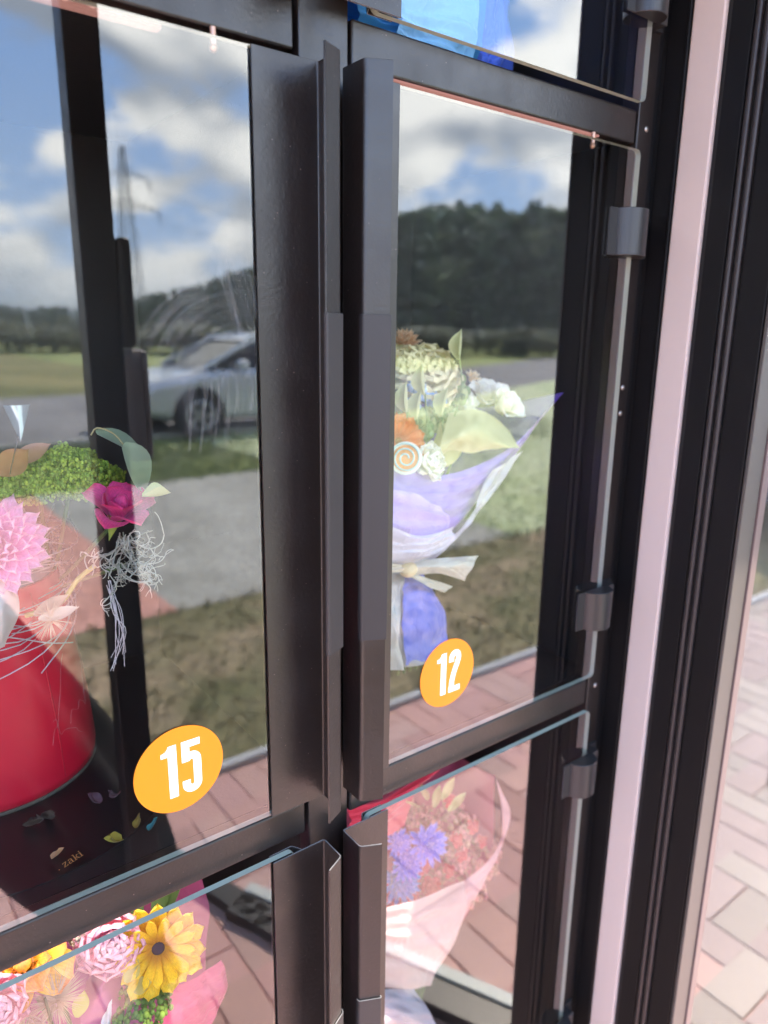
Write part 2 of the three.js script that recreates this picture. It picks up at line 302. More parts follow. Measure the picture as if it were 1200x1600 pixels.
// ------------------------------------------------------------------ flowers
function petalGeo(L, W, o = {}) {                                            // base at the origin, runs along +x, up is +y
  const { curl = 0.4, cup = 0.3, ruffle = 0, pow = 0.75, a = 0.1, notch = 0, nu = 6, nv = 8, seed = 1, twist = 0, waves = 3, round = 0 } = o, r = rng(seed), ph = r() * 6.28, P = [], UV = [], I = [];
  let x = 0, y = 0; const mid = [[0, 0, 0]]; for (let j = 1; j <= nv; j++) { const t = (j - 0.5) / nv, th = typeof curl === 'function' ? curl(t) : curl * t; x += Math.cos(th) * L / nv; y += Math.sin(th) * L / nv; mid.push([x, y, th]); }
  for (let j = 0; j <= nv; j++) for (let i = 0; i <= nu; i++) {
    const v = j / nv, u = i / nu * 2 - 1, w = W / 2 * (round ? Math.pow(a + (1 - a) * v, pow) * Math.sqrt(Math.max(0.0004, 1 - Math.pow(v, round))) : Math.pow(Math.sin(Math.PI * clamp(a + (0.985 - a) * v, 0, 1)), pow)), [mx, my, th] = mid[j];
    const back = notch * v * v * (1 - Math.abs(u)) * L + v * v * u * u * 0.06 * L, up = cup * u * u * w + ruffle * v * v * Math.sin(u * waves * 3 + ph) * L * 0.12, tw = twist * v;
    P.push(mx - Math.sin(th) * up - Math.cos(th) * back, my + Math.cos(th) * up + u * w * Math.sin(tw), u * w * Math.cos(tw)); UV.push(i / nu, v);
  }
  for (let j = 0; j < nv; j++) for (let i = 0; i < nu; i++) { const k = j * (nu + 1) + i; I.push(k, k + 1, k + nu + 1, k + 1, k + nu + 2, k + nu + 1); }
  const g = new THREE.BufferGeometry(); g.setAttribute('position', new THREE.Float32BufferAttribute(P, 3)); g.setAttribute('uv', new THREE.Float32BufferAttribute(UV, 2)); g.setIndex(I); g.computeVertexNormals(); return g;
}
function sheetGeo(rows, nu = 20, nv = 20, wav = 0, seed = 1) {               // smooth sheet through a grid of points
  const r = rng(seed), p1 = r() * 6, p2 = r() * 6, cs = rows.map((q) => new THREE.CatmullRomCurve3(q, false, 'centripetal')), P = [], UV = [], I = [];
  for (let i = 0; i <= nu; i++) { const col = new THREE.CatmullRomCurve3(cs.map((c) => c.getPoint(i / nu)), false, 'centripetal'); for (let j = 0; j <= nv; j++) { const p = col.getPoint(j / nv), k = 0.0014 * (wav > 0.001 ? 1 : 0) * Math.sin(i / nu * 34 + p2 + Math.sin(j * 0.3) * 0.8) * Math.sin(Math.PI * clamp(j / nv * 0.8 + 0.15, 0, 1)) + wav * (Math.sin(i / nu * 15 + j / nv * 5 + p1) * 0.6 + Math.sin(i / nu * 7 - j / nv * 10 + p2)); P.push(p.x + k * 0.4, p.y + k * 0.4, p.z + k); UV.push(i / nu, j / nv); } }
  for (let i = 0; i < nu; i++) for (let j = 0; j < nv; j++) { const k = i * (nv + 1) + j; I.push(k, k + 1, k + nv + 1, k + 1, k + nv + 2, k + nv + 1); }
  const g = new THREE.BufferGeometry(); g.setAttribute('position', new THREE.Float32BufferAttribute(P, 3)); g.setAttribute('uv', new THREE.Float32BufferAttribute(UV, 2)); g.setIndex(I); g.computeVertexNormals(); return g;
}
const face = (dir) => new THREE.Quaternion().setFromUnitVectors(V(0, 1, 0), dir.clone().normalize());
const veinTex = (c0, c1, c2) => dataTex(128, (u, v) => { const k = 0.9 + 0.2 * tileFbm(u, v, 24, 2, 3) + 0.035 * Math.sin(u * 80 + tileFbm(u, v, 4, 2, 5) * 7), t = sstep(v, 0.05, 0.5), q = sstep(v, 0.55, 1); return [0, 1, 2].map((i) => lerp(lerp(c0[i], c1[i], t), c2[i], q) * k); }, 1, true);
const soft = (m, tr = 0.22) => new THREE.MeshPhysicalMaterial({ side: THREE.DoubleSide, roughness: 0.75, transmission: tr, thickness: 0, ...m });
const petalMat = (a, b, c, tr = 0.22) => soft({ map: veinTex(a, b, c) }, tr);
const solid = (c, tr = 0.2) => soft({ color: new THREE.Color().setRGB(...c) }, tr);
const TOEYE = (p) => EYE.clone().sub(p).normalize();
function head(parent, name, pos, dir, core, coreMat) { const m = mesh(name, core, coreMat, parent); m.position.copy(pos).sub(parent.position); m.quaternion.copy(face(dir)); return m; }
function ring(h, n, geos, mat, r0, y0, tilt, jit, seed, name = 'petal', scale = 1) {
  const r = rng(seed);
  for (let i = 0; i < n; i++) {
    const p = mesh(name, geos[i % geos.length], mat, h), a = (i + (r() - 0.5) * jit) / n * 6.2832;
    p.quaternion.setFromAxisAngle(V(0, 1, 0), -a).multiply(new THREE.Quaternion().setFromAxisAngle(V(0, 0, 1), tilt + (r() - 0.5) * jit * 0.3)).multiply(new THREE.Quaternion().setFromAxisAngle(V(1, 0, 0), (r() - 0.5) * jit * 0.5));
    p.position.set(Math.cos(a) * r0, y0, Math.sin(a) * r0); const s = scale * (0.9 + 0.2 * r()); p.scale.set(s, s, s);
  }
}
function gerbera(parent, pos, dir, R, mat, coreMat, n = 16, name = 'gerbera') {
  const h = head(parent, name, pos, dir, new THREE.SphereGeometry(R * 0.145, 20, 12).scale(1, 0.55, 1), coreMat);
  const g = [1, 2, 3].map((s) => petalGeo(R * 0.86, R * 0.43, { curl: 0.25, cup: 0.35, seed: s, a: 0.24, pow: 0.5, ruffle: 0.35, notch: 0.02, round: 9 })), q = [4, 5].map((s) => petalGeo(R * 0.66, R * 0.26, { curl: 0.3, cup: 0.4, seed: s, a: 0.2, pow: 0.6, ruffle: 0.2, round: 7 }));
  ring(h, n, g, mat, R * 0.14, -R * 0.02, 0.10, 0.5, 11); ring(h, n - 2, q, mat, R * 0.13, R * 0.03, 0.3, 0.5, 12);
  return h;
}
function rose(parent, pos, dir, R, mat, name = 'rose', n = 19, open = 1) {
  const h = head(parent, name, pos, dir, new THREE.SphereGeometry(R * 0.22, 14, 10).scale(1, 1.5, 1).translate(0, R * 0.25, 0), mat), r = rng(n + Math.round(R * 1e4));
  const gs = [0, 1, 2].map((k) => petalGeo(R * (0.95 + 0.1 * k), R * (0.95 + 0.14 * k), { curl: (t) => lerp(1.25, 1.5 - 1.15 * open * (0.3 + 0.35 * k), t) * (1 - 0.62 * open * t * t * k * 0.5), cup: 0.75 - 0.15 * k, a: 0.3, pow: 0.5, round: 5, seed: 30 + k, ruffle: 0.3, waves: 1.4 }));
  for (let i = 0; i < n; i++) {
    const t = i / (n - 1), a = i * 2.4, p = mesh('petal', gs[Math.min(2, Math.floor(t * 3))], mat, h);
    p.quaternion.setFromAxisAngle(V(0, 1, 0), -a).multiply(new THREE.Quaternion().setFromAxisAngle(V(0, 0, 1), lerp(0.42, -0.55 * open, t) + (r() - 0.5) * 0.15));
    const q = R * (0.05 + 0.17 * t); p.position.set(Math.cos(a) * q, -R * 0.25 - R * 0.12 * t, Math.sin(a) * q); const s = lerp(0.72, 1.06, t); p.scale.set(s, s, s);
  }
  return h;
}
function carnation(parent, pos, dir, R, mat, name = 'carnation', n = 34, seed = 3) {
  const h = head(parent, name, pos, dir, new THREE.SphereGeometry(R * 0.3, 12, 8), mat), r = rng(seed), gs = [1, 2, 3, 4].map((s) => petalGeo(R * 0.95, R * 0.9, { curl: 0.5, cup: 0.2, seed: s + seed, ruffle: 0.85, a: 0.15, pow: 0.8, round: 9, waves: 2.4, nu: 12, nv: 8 }));
  for (let i = 0; i < n; i++) { const t = i / n, a = i * 2.4, p = mesh('petal', gs[i % 4], mat, h); p.quaternion.setFromAxisAngle(V(0, 1, 0), -a).multiply(new THREE.Quaternion().setFromAxisAngle(V(0, 0, 1), lerp(1.35, 0.0, t) + (r() - 0.5) * 0.2)).multiply(new THREE.Quaternion().setFromAxisAngle(V(1, 0, 0), (r() - 0.5) * 0.8)); p.position.set(Math.cos(a) * R * 0.08, -R * 0.12, Math.sin(a) * R * 0.08); const s = lerp(0.68, 1, t); p.scale.set(s, s, s); }
  return h;
}
function mum(parent, pos, dir, R, mat, name = 'chrysanthemum', n = 120, k = 0.3) {
  const h = head(parent, name, pos, dir, new THREE.SphereGeometry(R * 0.35, 16, 12), mat), r = rng(n), gs = [1, 2, 3].map((s) => petalGeo(R, R * k, { curl: 0.6, cup: 0.4, seed: s, a: 0.3, pow: 0.5, round: 4, nu: 6, nv: 8, ruffle: 0.5, waves: 1.3 }));
  for (let i = 0; i < n; i++) { const t = i / n, a = i * 2.39996, p = mesh('petal', gs[i % 3], mat, h), s = lerp(0.62, 1, Math.pow(t, 0.7)); p.quaternion.setFromAxisAngle(V(0, 1, 0), -a).multiply(new THREE.Quaternion().setFromAxisAngle(V(0, 0, 1), lerp(1.4, -0.25, Math.pow(t, 0.8)) + (r() - 0.5) * 0.2)); p.position.set(Math.cos(a) * R * 0.1 * t, R * 0.08 * (1 - t), Math.sin(a) * R * 0.1 * t); p.scale.set(s, s, s); }
  return h;
}
function puff(parent, name, pos, dir, R, mat, n = 220, seed = 1) {           // dry spiny ball
  const r = rng(seed), g = [], one = new THREE.ConeGeometry(R * 0.022, R, 4).translate(0, R * 0.5, 0);
  for (let i = 0; i < n; i++) { const y = 1 - 1.75 * r(), a = r() * 6.283, s = Math.sqrt(Math.max(0, 1 - y * y)), d = V(s * Math.cos(a), y, s * Math.sin(a)), k = 0.75 + 0.3 * r(), c = one.clone().scale(1, k, 1); c.applyQuaternion(face(d)); g.push(c); }
  return head(parent, name, pos, dir, merge(g), mat);
}
function cluster(parent, name, pos, R, n, ball, colours, seed, squash = 0.8, lump = 0.25, mat = std([1, 1, 1], 0.8)) { // a head of tiny buds
  const r = rng(seed), im = shadows(new THREE.InstancedMesh(new THREE.IcosahedronGeometry(ball, 1), mat, n)); im.name = name; im.userData.kind = 'stuff'; parent.add(im); im.position.copy(pos).sub(parent.position);
  for (let i = 0; i < n; i++) { const u = 1 - 1.6 * r(), a = r() * 6.283, s = Math.sqrt(1 - u * u), k = R * (1 - lump + lump * 2 * noise3(s * Math.cos(a) * 3 + seed, u * 3, s * Math.sin(a) * 3)) * (0.86 + 0.14 * r()); const q = 0.6 + 0.8 * r(); im.setMatrixAt(i, new THREE.Matrix4().makeScale(q, q * 1.2, q).setPosition(s * Math.cos(a) * k, u * k * squash, s * Math.sin(a) * k)); const c = colours[Math.floor(r() * colours.length)], b = 0.75 + 0.5 * r(); im.setColorAt(i, new THREE.Color(c[0] * b, c[1] * b, c[2] * b)); }
  return im;
}
function leaf(parent, name, pos, L, W, mat, yaw, pitch, roll, o = {}) { const p = mesh(name, petalGeo(L, W, { curl: 0.5, cup: 0.25, a: 0.05, pow: 0.8, ...o }), mat, parent); p.position.copy(pos).sub(parent.position); p.rotation.set(0, yaw, 0); p.rotateZ(pitch); p.rotateX(roll); return p; }
function twigs(parent, name, pos, R, n, mat, seed, rad = 0.0007, curlK = 1) { // curly branching stems
  const r = rng(seed), g = [];
  const grow = (p, d, L, w, dep) => { const q = [p.clone()], dd = d.clone(), ax = V(r() - 0.5, r() - 0.5, r() - 0.5).normalize(); let c = p.clone(); for (let i = 0; i < 6; i++) { dd.applyAxisAngle(ax, curlK * (0.16 + 0.3 * r())); c = c.clone().addScaledVector(dd, L / 6); q.push(c); if (dep > 0 && i > 1 && r() < 0.62) grow(c, dd.clone().applyAxisAngle(V(r() - 0.5, r() - 0.5, r() - 0.5).normalize(), 0.9), L * 0.5, w * 0.8, dep - 1); } g.push(tube(q, w, 12, 5)); };
  for (let i = 0; i < n; i++) grow(V((r() - 0.5) * R * 0.5, R * (0.5 + 0.3 * r()), (r() - 0.5) * R * 0.4), V((r() - 0.5) * 1.4, -0.7 - r() * 0.5, (r() - 0.5) * 1.0).normalize(), R * (0.9 + 0.9 * r()), rad, 2);
  const m = mesh(name, merge(g), mat, parent); m.position.copy(pos).sub(parent.position); m.userData.kind = 'stuff'; return m;
}
const YELLOW = petalMat([200, 130, 6], [238, 186, 10], [246, 204, 30]), WHITE = petalMat([236, 232, 190], [250, 246, 226], [252, 250, 240]), CREAM = petalMat([216, 214, 130], [240, 232, 168], [246, 238, 190]);
const PINKP = petalMat([226, 84, 110], [240, 148, 168], [244, 184, 198]), ROSEY = petalMat([244, 206, 50], [250, 206, 70], [240, 150, 90]), MAGENTA = petalMat([232, 130, 190], [222, 66, 146], [226, 52, 126], 0.35), MUMP = petalMat([240, 130, 205], [247, 170, 224], [253, 214, 240], 0.3);
const GREENL = solid([0.10, 0.19, 0.05]), EUCA = solid([0.44, 0.58, 0.40], 0.4), DRY = std([0.55, 0.40, 0.28], 0.9), SILVER = std([0.40, 0.40, 0.34], 0.9);
const crease = dataTex(512, (u, v) => { let k = 0; for (const [f, s] of [[3, 1], [6, 2], [11, 3]]) k += Math.pow(1 - Math.abs(2 * tileFbm(u, v, f, 2, s * 13) - 1), 3) / f * 3; return [k * 130, k * 130, k * 130]; }, 1);
const paper = (c, tr = 0.35) => soft({ color: new THREE.Color().setRGB(...c), roughness: 0.6, bumpMap: crease, bumpScale: 0.0025 }, tr);
const HOTPINK = paper([0.78, 0.10, 0.24], 0.35), PALEPINK = paper([0.86, 0.55, 0.54], 0.4);

{ // -------- lower left: mixed bouquet in pink paper
  const t = thing('bouquet', 'mixed bouquet with a yellow gerbera and pink carnation behind the lower left door', 'bouquet', at(150, 1700, -0.13));
  const g = (px, py, z) => at(px, py, z), d = (x, y, z) => V(x, y, z);
  gerbera(t, g(247, 1481, -0.045), d(-0.25, 0.32, 1), 0.043, YELLOW, std([0.05, 0.025, 0.035], 0.8), 15);
  const carn = carnation(t, g(172, 1470, -0.062), d(-0.2, 0.45, 1), 0.034, PINKP);
  rose(t, g(36, 1506, -0.065), d(-0.1, 0.85, 0.7), 0.033, ROSEY, 'rose', 19, 1);
  carnation(t, g(-12, 1572, -0.045), d(0.1, 0.4, 1), 0.030, PINKP, 'carnation', 30, 9);
  const pf = puff(t, 'dry_thistle', g(88, 1562, -0.040), d(-0.3, 0.2, 1), 0.026, DRY, 300, 4);
  mesh('stem', tube([g(70, 1560, -0.02), g(76, 1580, -0.022), g(84, 1625, -0.035)], 0.0011, 10, 6), std([0.16, 0.15, 0.08], 0.8), t).position.copy(t.position).negate();
  puff(t, 'dry_thistle', g(36, 1612, -0.045), d(-0.3, 0.4, 1), 0.022, DRY, 220, 6);
  cluster(t, 'green_buds', g(222, 1566, -0.050), 0.026, 420, 0.0021, [[0.10, 0.17, 0.02], [0.16, 0.24, 0.03], [0.06, 0.12, 0.015]], 3);
  for (const [x, y, a, b] of [[196, 1535, 0.4, 0.6], [206, 1545, -0.5, 0.2], [120, 1590, 0.9, 0.7], [110, 1530, 2.6, 0.5]]) leaf(t, 'yellow_leaf', g(x, y, -0.04), 0.020, 0.014, solid([0.52, 0.44, 0.10]), a, b, 0.6);
  for (const [x, y, a] of [[240, 1432, 0.5], [218, 1440, 1.6], [252, 1425, -0.4]]) leaf(t, 'leaf', g(x, y, -0.085), 0.034, 0.016, GREENL, a, 0.7, 0.3);
  const TW = std([0.45, 0.40, 0.30], 0.9), tw = twigs(t, 'dry_twig', g(118, 1452, -0.075), 0.022, 9, TW, 8, 0.0007); tw.rotation.x = Math.PI;
  twigs(t, 'dry_twig', g(18, 1600, -0.05), 0.03, 8, PALEPINK, 18, 0.0007).rotation.x = Math.PI;
  cluster(t, 'dried_flowers', g(118, 1458, -0.078), 0.016, 120, 0.0012, [[0.6, 0.55, 0.42], [0.35, 0.28, 0.18]], 12, 0.7);
  const S = (name, rows, m, s, w = 0.0012) => { const q = mesh(name, sheetGeo(rows, 18, 18, w, s), m, t); q.position.copy(t.position).negate(); return q; };
  S('paper_sheet', [[g(232, 1620, -0.05), g(255, 1555, -0.05), g(300, 1530, -0.055), g(345, 1500, -0.06)], [g(250, 1650, -0.05), g(285, 1600, -0.048), g(325, 1560, -0.05), g(357, 1528, -0.055)], [g(270, 1680, -0.06), g(300, 1640, -0.058), g(330, 1600, -0.055), g(352, 1560, -0.055)]], HOTPINK, 2);
  S('paper_sheet', [[g(120, 1640, -0.06), g(128, 1570, -0.058), g(140, 1520, -0.07)], [g(158, 1650, -0.055), g(160, 1560, -0.045), g(172, 1505, -0.06)], [g(190, 1650, -0.06), g(196, 1560, -0.06), g(188, 1500, -0.075)]], solid([0.62, 0.16, 0.30], 0.35), 3, 0.002);
  S('paper_sheet', [[g(150, 1650, -0.04), g(160, 1590, -0.038)], [g(172, 1650, -0.042), g(175, 1560, -0.045)]], paper([0.9, 0.9, 0.9]), 5, 0.0005);
  S('paper_sheet', [[g(-80, 1700, -0.15), g(-60, 1560, -0.15), g(-40, 1470, -0.16)], [g(100, 1720, -0.19), g(110, 1560, -0.2), g(130, 1450, -0.2)], [g(300, 1700, -0.12), g(322, 1500, -0.12), g(318, 1372, -0.13)]], solid([0.50, 0.09, 0.24], 0.3), 6, 0.004);
  S('wrapping_band', [[g(0, 1520, -0.055), g(14, 1524, -0.055), g(28, 1536, -0.058)], [g(0, 1530, -0.055), g(12, 1536, -0.055), g(24, 1546, -0.058)]], solid([0.02, 0.30, 0.12]), 7, 0);
  mesh('stems', merge([0, 1, 2, 3, 4, 5].map((i) => tube([g(60 + i * 36, 1560, -0.1), at(150 + i * 6, 1760, -0.15), V(0.13 + i * 0.006, 0.09, -0.2)], 0.002, 10, 6))), GREENL, t).position.copy(t.position).negate();
}
{ // -------- left: red pot and what stands in it
  const c = V(0.085, Y0 - 0.4295, -0.253);
  const p = thing('flower_pot', 'glossy red pot on the shelf behind the door with the 15 sticker', 'pot', c);
  const prof = [[0, 0.002], [0.090, 0.002], [0.0955, 0.004], [0.0965, 0.012], [0.0955, 0.03], [0.093, 0.065], [0.088, 0.105], [0.082, 0.15], [0.078, 0.185], [0.076, 0.20], [0.073, 0.201], [0.072, 0.185], [0.074, 0.16], [0, 0.15]].map((q) => new THREE.Vector2(...q));
  mesh('body', new THREE.LatheGeometry(prof, 72), phys([0.66, 0.004, 0.030], 0.45, { clearcoat: 0.3, clearcoatRoughness: 0.25 }), p);
  mesh('foot_ring', new THREE.TorusGeometry(0.0945, 0.002, 8, 72).rotateX(Math.PI / 2).translate(0, 0.0015, 0), std([0.10, 0.08, 0.06], 0.8), p);
  const fib = [], r = rng(61), FIB = std([0.62, 0.58, 0.60], 0.8);
  for (let i = 0; i < 240; i++) { let a = r() * 6.283, q = 0.055 + 0.026 * r(), y = 0.155 + 0.075 * r(); const pts = []; const da = (0.25 + 0.5 * r()) * (r() < 0.5 ? -1 : 1), dy = (r() - 0.55) * 0.02; for (let k = 0; k < 5; k++) { pts.push(V(Math.cos(a) * q, y, Math.sin(a) * q)); a += da; y += dy + (r() - 0.5) * 0.022; q = clamp(q + (r() - 0.45) * 0.02, 0.05, 0.105 - 0.1 * Math.max(0, y - 0.18)); } fib.push(tube(pts, 0.0006, 14, 4)); }
  const fm = mesh('sisal_fibre', merge(fib), FIB, p); fm.userData.kind = 'stuff';
  mesh('collar', new THREE.LatheGeometry([[0.071, 0.165], [0.0725, 0.195], [0.066, 0.235], [0.05, 0.262]].map((q) => new THREE.Vector2(...q)), 48), solid([0.30, 0.30, 0.34], 0.15), p);
  { // hairs of fibre clinging to the pot
    const g = []; const rad = (y) => { for (let i = 1; i < prof.length; i++) if (prof[i].y >= y && i > 3) { const a = prof[i - 1], b = prof[i]; return lerp(a.x, b.x, clamp((y - a.y) / (b.y - a.y), 0, 1)); } return 0.07; };
    for (let i = 0; i < 6; i++) { let a = 0.1 + 1.3 * r(), y = 0.03 + 0.10 * r(); const q = [], da = (r() - 0.5) * 0.5; for (let k = 0; k < 8; k++) { const R = rad(y) + 0.0008; q.push(V(Math.cos(a) * R, y, Math.sin(a) * R)); a += da * (0.4 + r()) * 0.5; y = clamp(y + (r() - 0.25) * 0.026, 0.012, 0.19); } g.push(tube(q, 0.00012, 40, 4)); }
    const hm = mesh('clinging_fibre', merge(g), std([0.55, 0.30, 0.30], 0.8), p); hm.userData.kind = 'stuff';
    mesh('seam', tube([0.012, 0.05, 0.1, 0.15, 0.195].map((y) => V(Math.cos(1.05) * rad(y), y, Math.sin(1.05) * rad(y))), 0.0007, 20, 5), phys([0.50, 0.003, 0.02], 0.5, {}), p);
  }
  const t = thing('flower_arrangement', 'arrangement of green flower heads, a magenta rose and silver twigs in the red pot', 'flowers', V(0.085, Y0 - 0.2, -0.253)), g = at;
  mum(t, g(-10, 852, -0.125), V(-0.2, 0.25, 1), 0.041, MUMP, 'chrysanthemum', 90, 0.44);
  const GC = [[0.20, 0.29, 0.03], [0.29, 0.38, 0.05], [0.13, 0.21, 0.025]];
  cluster(t, 'green_flower_head', g(58, 750, -0.175), 0.036, 2400, 0.0013, GC, 5, 0.6); cluster(t, 'green_flower_head', g(105, 746, -0.165), 0.037, 2400, 0.0013, GC, 6, 0.7); cluster(t, 'green_flower_head', g(150, 752, -0.185), 0.024, 1100, 0.0013, GC, 7, 0.7); cluster(t, 'green_flower_head', g(10, 762, -0.16), 0.018, 700, 0.0012, GC, 8, 0.7);
  leaf(t, 'brown_leaf', g(-2, 742, -0.13), 0.030, 0.024, solid([0.36, 0.15, 0.06]), 0.2, 0.5, 0.8); leaf(t, 'brown_leaf', g(18, 722, -0.15), 0.034, 0.016, solid([0.42, 0.2, 0.13]), 0.1, 0.25, 0.9);
  const ro = rose(t, g(186, 796, -0.105), V(0.12, 0.9, 0.5), 0.027, MAGENTA, 'rose', 15, 0.72);
  mesh('calyx', new THREE.ConeGeometry(0.007, 0.022, 12).rotateZ(Math.PI * 0.9).translate(0, 0, 0), solid([0.3, 0.38, 0.06]), t).position.copy(g(175, 826, -0.108).sub(t.position));
  leaf(t, 'bud', g(222, 776, -0.10), 0.026, 0.011, solid([0.62, 0.66, 0.30]), 0.1, -0.25, 0.2, { cup: 2 });
  leaf(t, 'eucalyptus_leaf', g(150, 676, -0.14), 0.070, 0.026, EUCA, 0.25, -0.35, 0.7, { curl: -0.5 }); leaf(t, 'eucalyptus_leaf', g(192, 695, -0.110), 0.054, 0.036, EUCA, 0.3, -1.0, 1.2, { curl: -0.3 });
  mesh('eucalyptus_stem', tube([g(142, 680, -0.14), g(150, 669, -0.14), g(175, 676, -0.135), g(196, 700, -0.125), g(206, 730, -0.12)], 0.0007, 20, 5), std([0.36, 0.32, 0.16], 0.8), t).position.copy(t.position).negate();
  twigs(t, 'silver_twig', g(194, 868, -0.115), 0.026, 18, SILVER, 14, 0.0006, 1.3); twigs(t, 'silver_twig', g(194, 905, -0.105), 0.020, 8, SILVER, 15, 0.00055, 1.2);
  const wires = []; const r2 = rng(8); for (let i = 0; i < 9; i++) wires.push(tube([g(166 + r2() * 10, 905 + r2() * 20, -0.13), g(176 + r2() * 14, 940 + r2() * 20, -0.12), g(180 + r2() * 20, 980 + r2() * 20, -0.12), g(172 + r2() * 30, 1010 + r2() * 40, -0.13)], 0.00035, 16, 4));
  const wm = mesh('sisal_fibre', merge(wires), FIB, t); wm.position.copy(t.position).negate(); wm.userData.kind = 'stuff';
  mesh('dried_stem', tube([g(40, 962, -0.16), g(78, 950, -0.15), g(100, 936, -0.15), g(122, 905, -0.15), g(148, 884, -0.15)], 0.0022, 24, 7), std([0.50, 0.46, 0.14], 0.8), t).position.copy(t.position).negate();
  puff(t, 'dried_flower', g(78, 968, -0.135), V(0.9, 0.1, 0.4), 0.022, std([0.72, 0.58, 0.42], 0.9), 120, 9); leaf(t, 'dried_petal', g(60, 968, -0.13), 0.034, 0.014, solid([0.8, 0.68, 0.52]), 0.1, -0.1, 0.5); leaf(t, 'dried_petal', g(54, 960, -0.14), 0.032, 0.016, solid([0.7, 0.55, 0.38]), 0.2, 0.1, 0.3);
  const S = (name, rows, m, s, w) => { const q = mesh(name, sheetGeo(rows, 16, 16, w, s), m, t); q.position.copy(t.position).negate(); };
  S('white_petal', [[g(-30, 900, -0.12), g(-30, 960, -0.11), g(-34, 1010, -0.125)], [g(0, 888, -0.115), g(2, 955, -0.10), g(-8, 1015, -0.12)], [g(18, 900, -0.125), g(30, 950, -0.12), g(8, 1010, -0.13)]], solid([0.86, 0.82, 0.76], 0.3), 4, 0.001);
  const shard = new THREE.ConeGeometry(0.0085, 0.026, 4).scale(1, 1, 0.35).rotateX(Math.PI); mesh('foil_ornament', shard, phys([0.45, 0.68, 0.80], 0.15, { metalness: 0.7, iridescence: 1, iridescenceIOR: 1.6, iridescenceThicknessRange: [100, 420] }), t).position.copy(g(29, 662, -0.06).sub(t.position));
  mesh('ornament_wire', tube([g(29, 680, -0.06), g(20, 720, -0.10), g(10, 770, -0.17)], 0.0004, 12, 4), STEEL, t).position.copy(t.position).negate();
  mesh('stems', merge([[62, 752], [112, 748], [186, 800], [-12, 858], [196, 872]].map(([x, y], i) => tube([g(x, y + 10, -0.18), g(60, 930, -0.24), V(0.06 + i * 0.012, Y0 - 0.27, -0.253)], 0.002, 12, 6))), GREENL, t).position.copy(t.position).negate();
  // fallen bits on the shelf
  const bit = (px, py, name, label, cat, mats, k, grp) => { const P = at(px, py, -0.1), d = P.clone().sub(EYE), q = EYE.clone().addScaledVector(d, (Y0 - 0.4285 - EYE.y) / d.y), o = leafThing(name, q, k, mats); tag(o, label, cat, grp); };
  const leafThing = (name, pos, k, mat) => { const m = mesh(name, petalGeo(0.017 * k, 0.010 * k, { curl: 1.3, cup: 0.9, seed: Math.round(k * 100), ruffle: 1.6, a: 0.25, pow: 1.2, twist: 0.8 }), mat); m.position.copy(pos); m.rotation.y = k * 9; return m; };
  bit(158, 1255, 'fallen_petal', 'dried mauve petal lying nearest the red pot on the shelf', 'petal', solid([0.11, 0.04, 0.06]), 0.95); bit(182, 1240, 'fallen_petal', 'dried mauve petal lying left of the orange 15 sticker', 'petal', solid([0.16, 0.07, 0.09]), 1.15);
  bit(192, 1312, 'fallen_petal', 'yellow petal with a green tip lying below the orange 15 sticker', 'petal', solid([0.36, 0.26, 0.02]), 1.05); bit(212, 1294, 'fallen_petal', 'small golden petal beside the turquoise scrap on the shelf', 'petal', solid([0.34, 0.22, 0.03]), 0.8); bit(232, 1298, 'paper_scrap', 'turquoise scrap lying on the shelf below the 15 sticker', 'scrap', solid([0.03, 0.22, 0.24]), 0.75);
  bit(80, 1342, 'fallen_petal', 'peach petal beside the lettered scrap on the shelf', 'petal', solid([0.60, 0.30, 0.14]), 0.7); bit(40, 1290, 'fallen_petal', 'dark brown petal in front of the red pot, left of two', 'petal', solid([0.045, 0.025, 0.015]), 1.3); bit(72, 1277, 'fallen_petal', 'dark brown petal in front of the red pot, right of two', 'petal', solid([0.05, 0.028, 0.016]), 1.25);
  const c2 = document.createElement('canvas'); c2.width = 256; c2.height = 128; const k = c2.getContext('2d'); k.fillStyle = '#0a0706'; k.fillRect(0, 0, 256, 128); k.fillStyle = '#c99a5c'; k.font = 'italic 78px serif'; k.fillText('zaki', 52, 88); k.fillRect(18, 74, 8, 8);
  const tt = new THREE.CanvasTexture(c2); tt.colorSpace = THREE.SRGBColorSpace; const P = at(112, 1346, -0.1), dd = P.clone().sub(EYE), q = EYE.clone().addScaledVector(dd, (Y0 - 0.4285 - EYE.y) / dd.y);
  const sc = mesh('lettered_scrap', new THREE.PlaneGeometry(0.030, 0.017).rotateX(-Math.PI / 2), std([1, 1, 1], 0.4, { map: tt })); sc.position.copy(q).add(V(0, 0.0015, 0)); sc.rotation.y = 0.35; tag(sc, 'small dark scrap lettered in gold lying on the shelf', 'scrap');
  const tr = thing('shelf_tray', 'black glossy tray lying on the shelf under the red pot', 'tray', V(0.09, Y0 - 0.4299, -0.20)); tr.position.y = Y0 - 0.4298;
  mesh('tray_plate', new THREE.CylinderGeometry(0.155, 0.155, 0.0012, 64).scale(1.0, 1, 0.98), phys([0.010, 0.007, 0.008], 0.45, {}), tr);
}
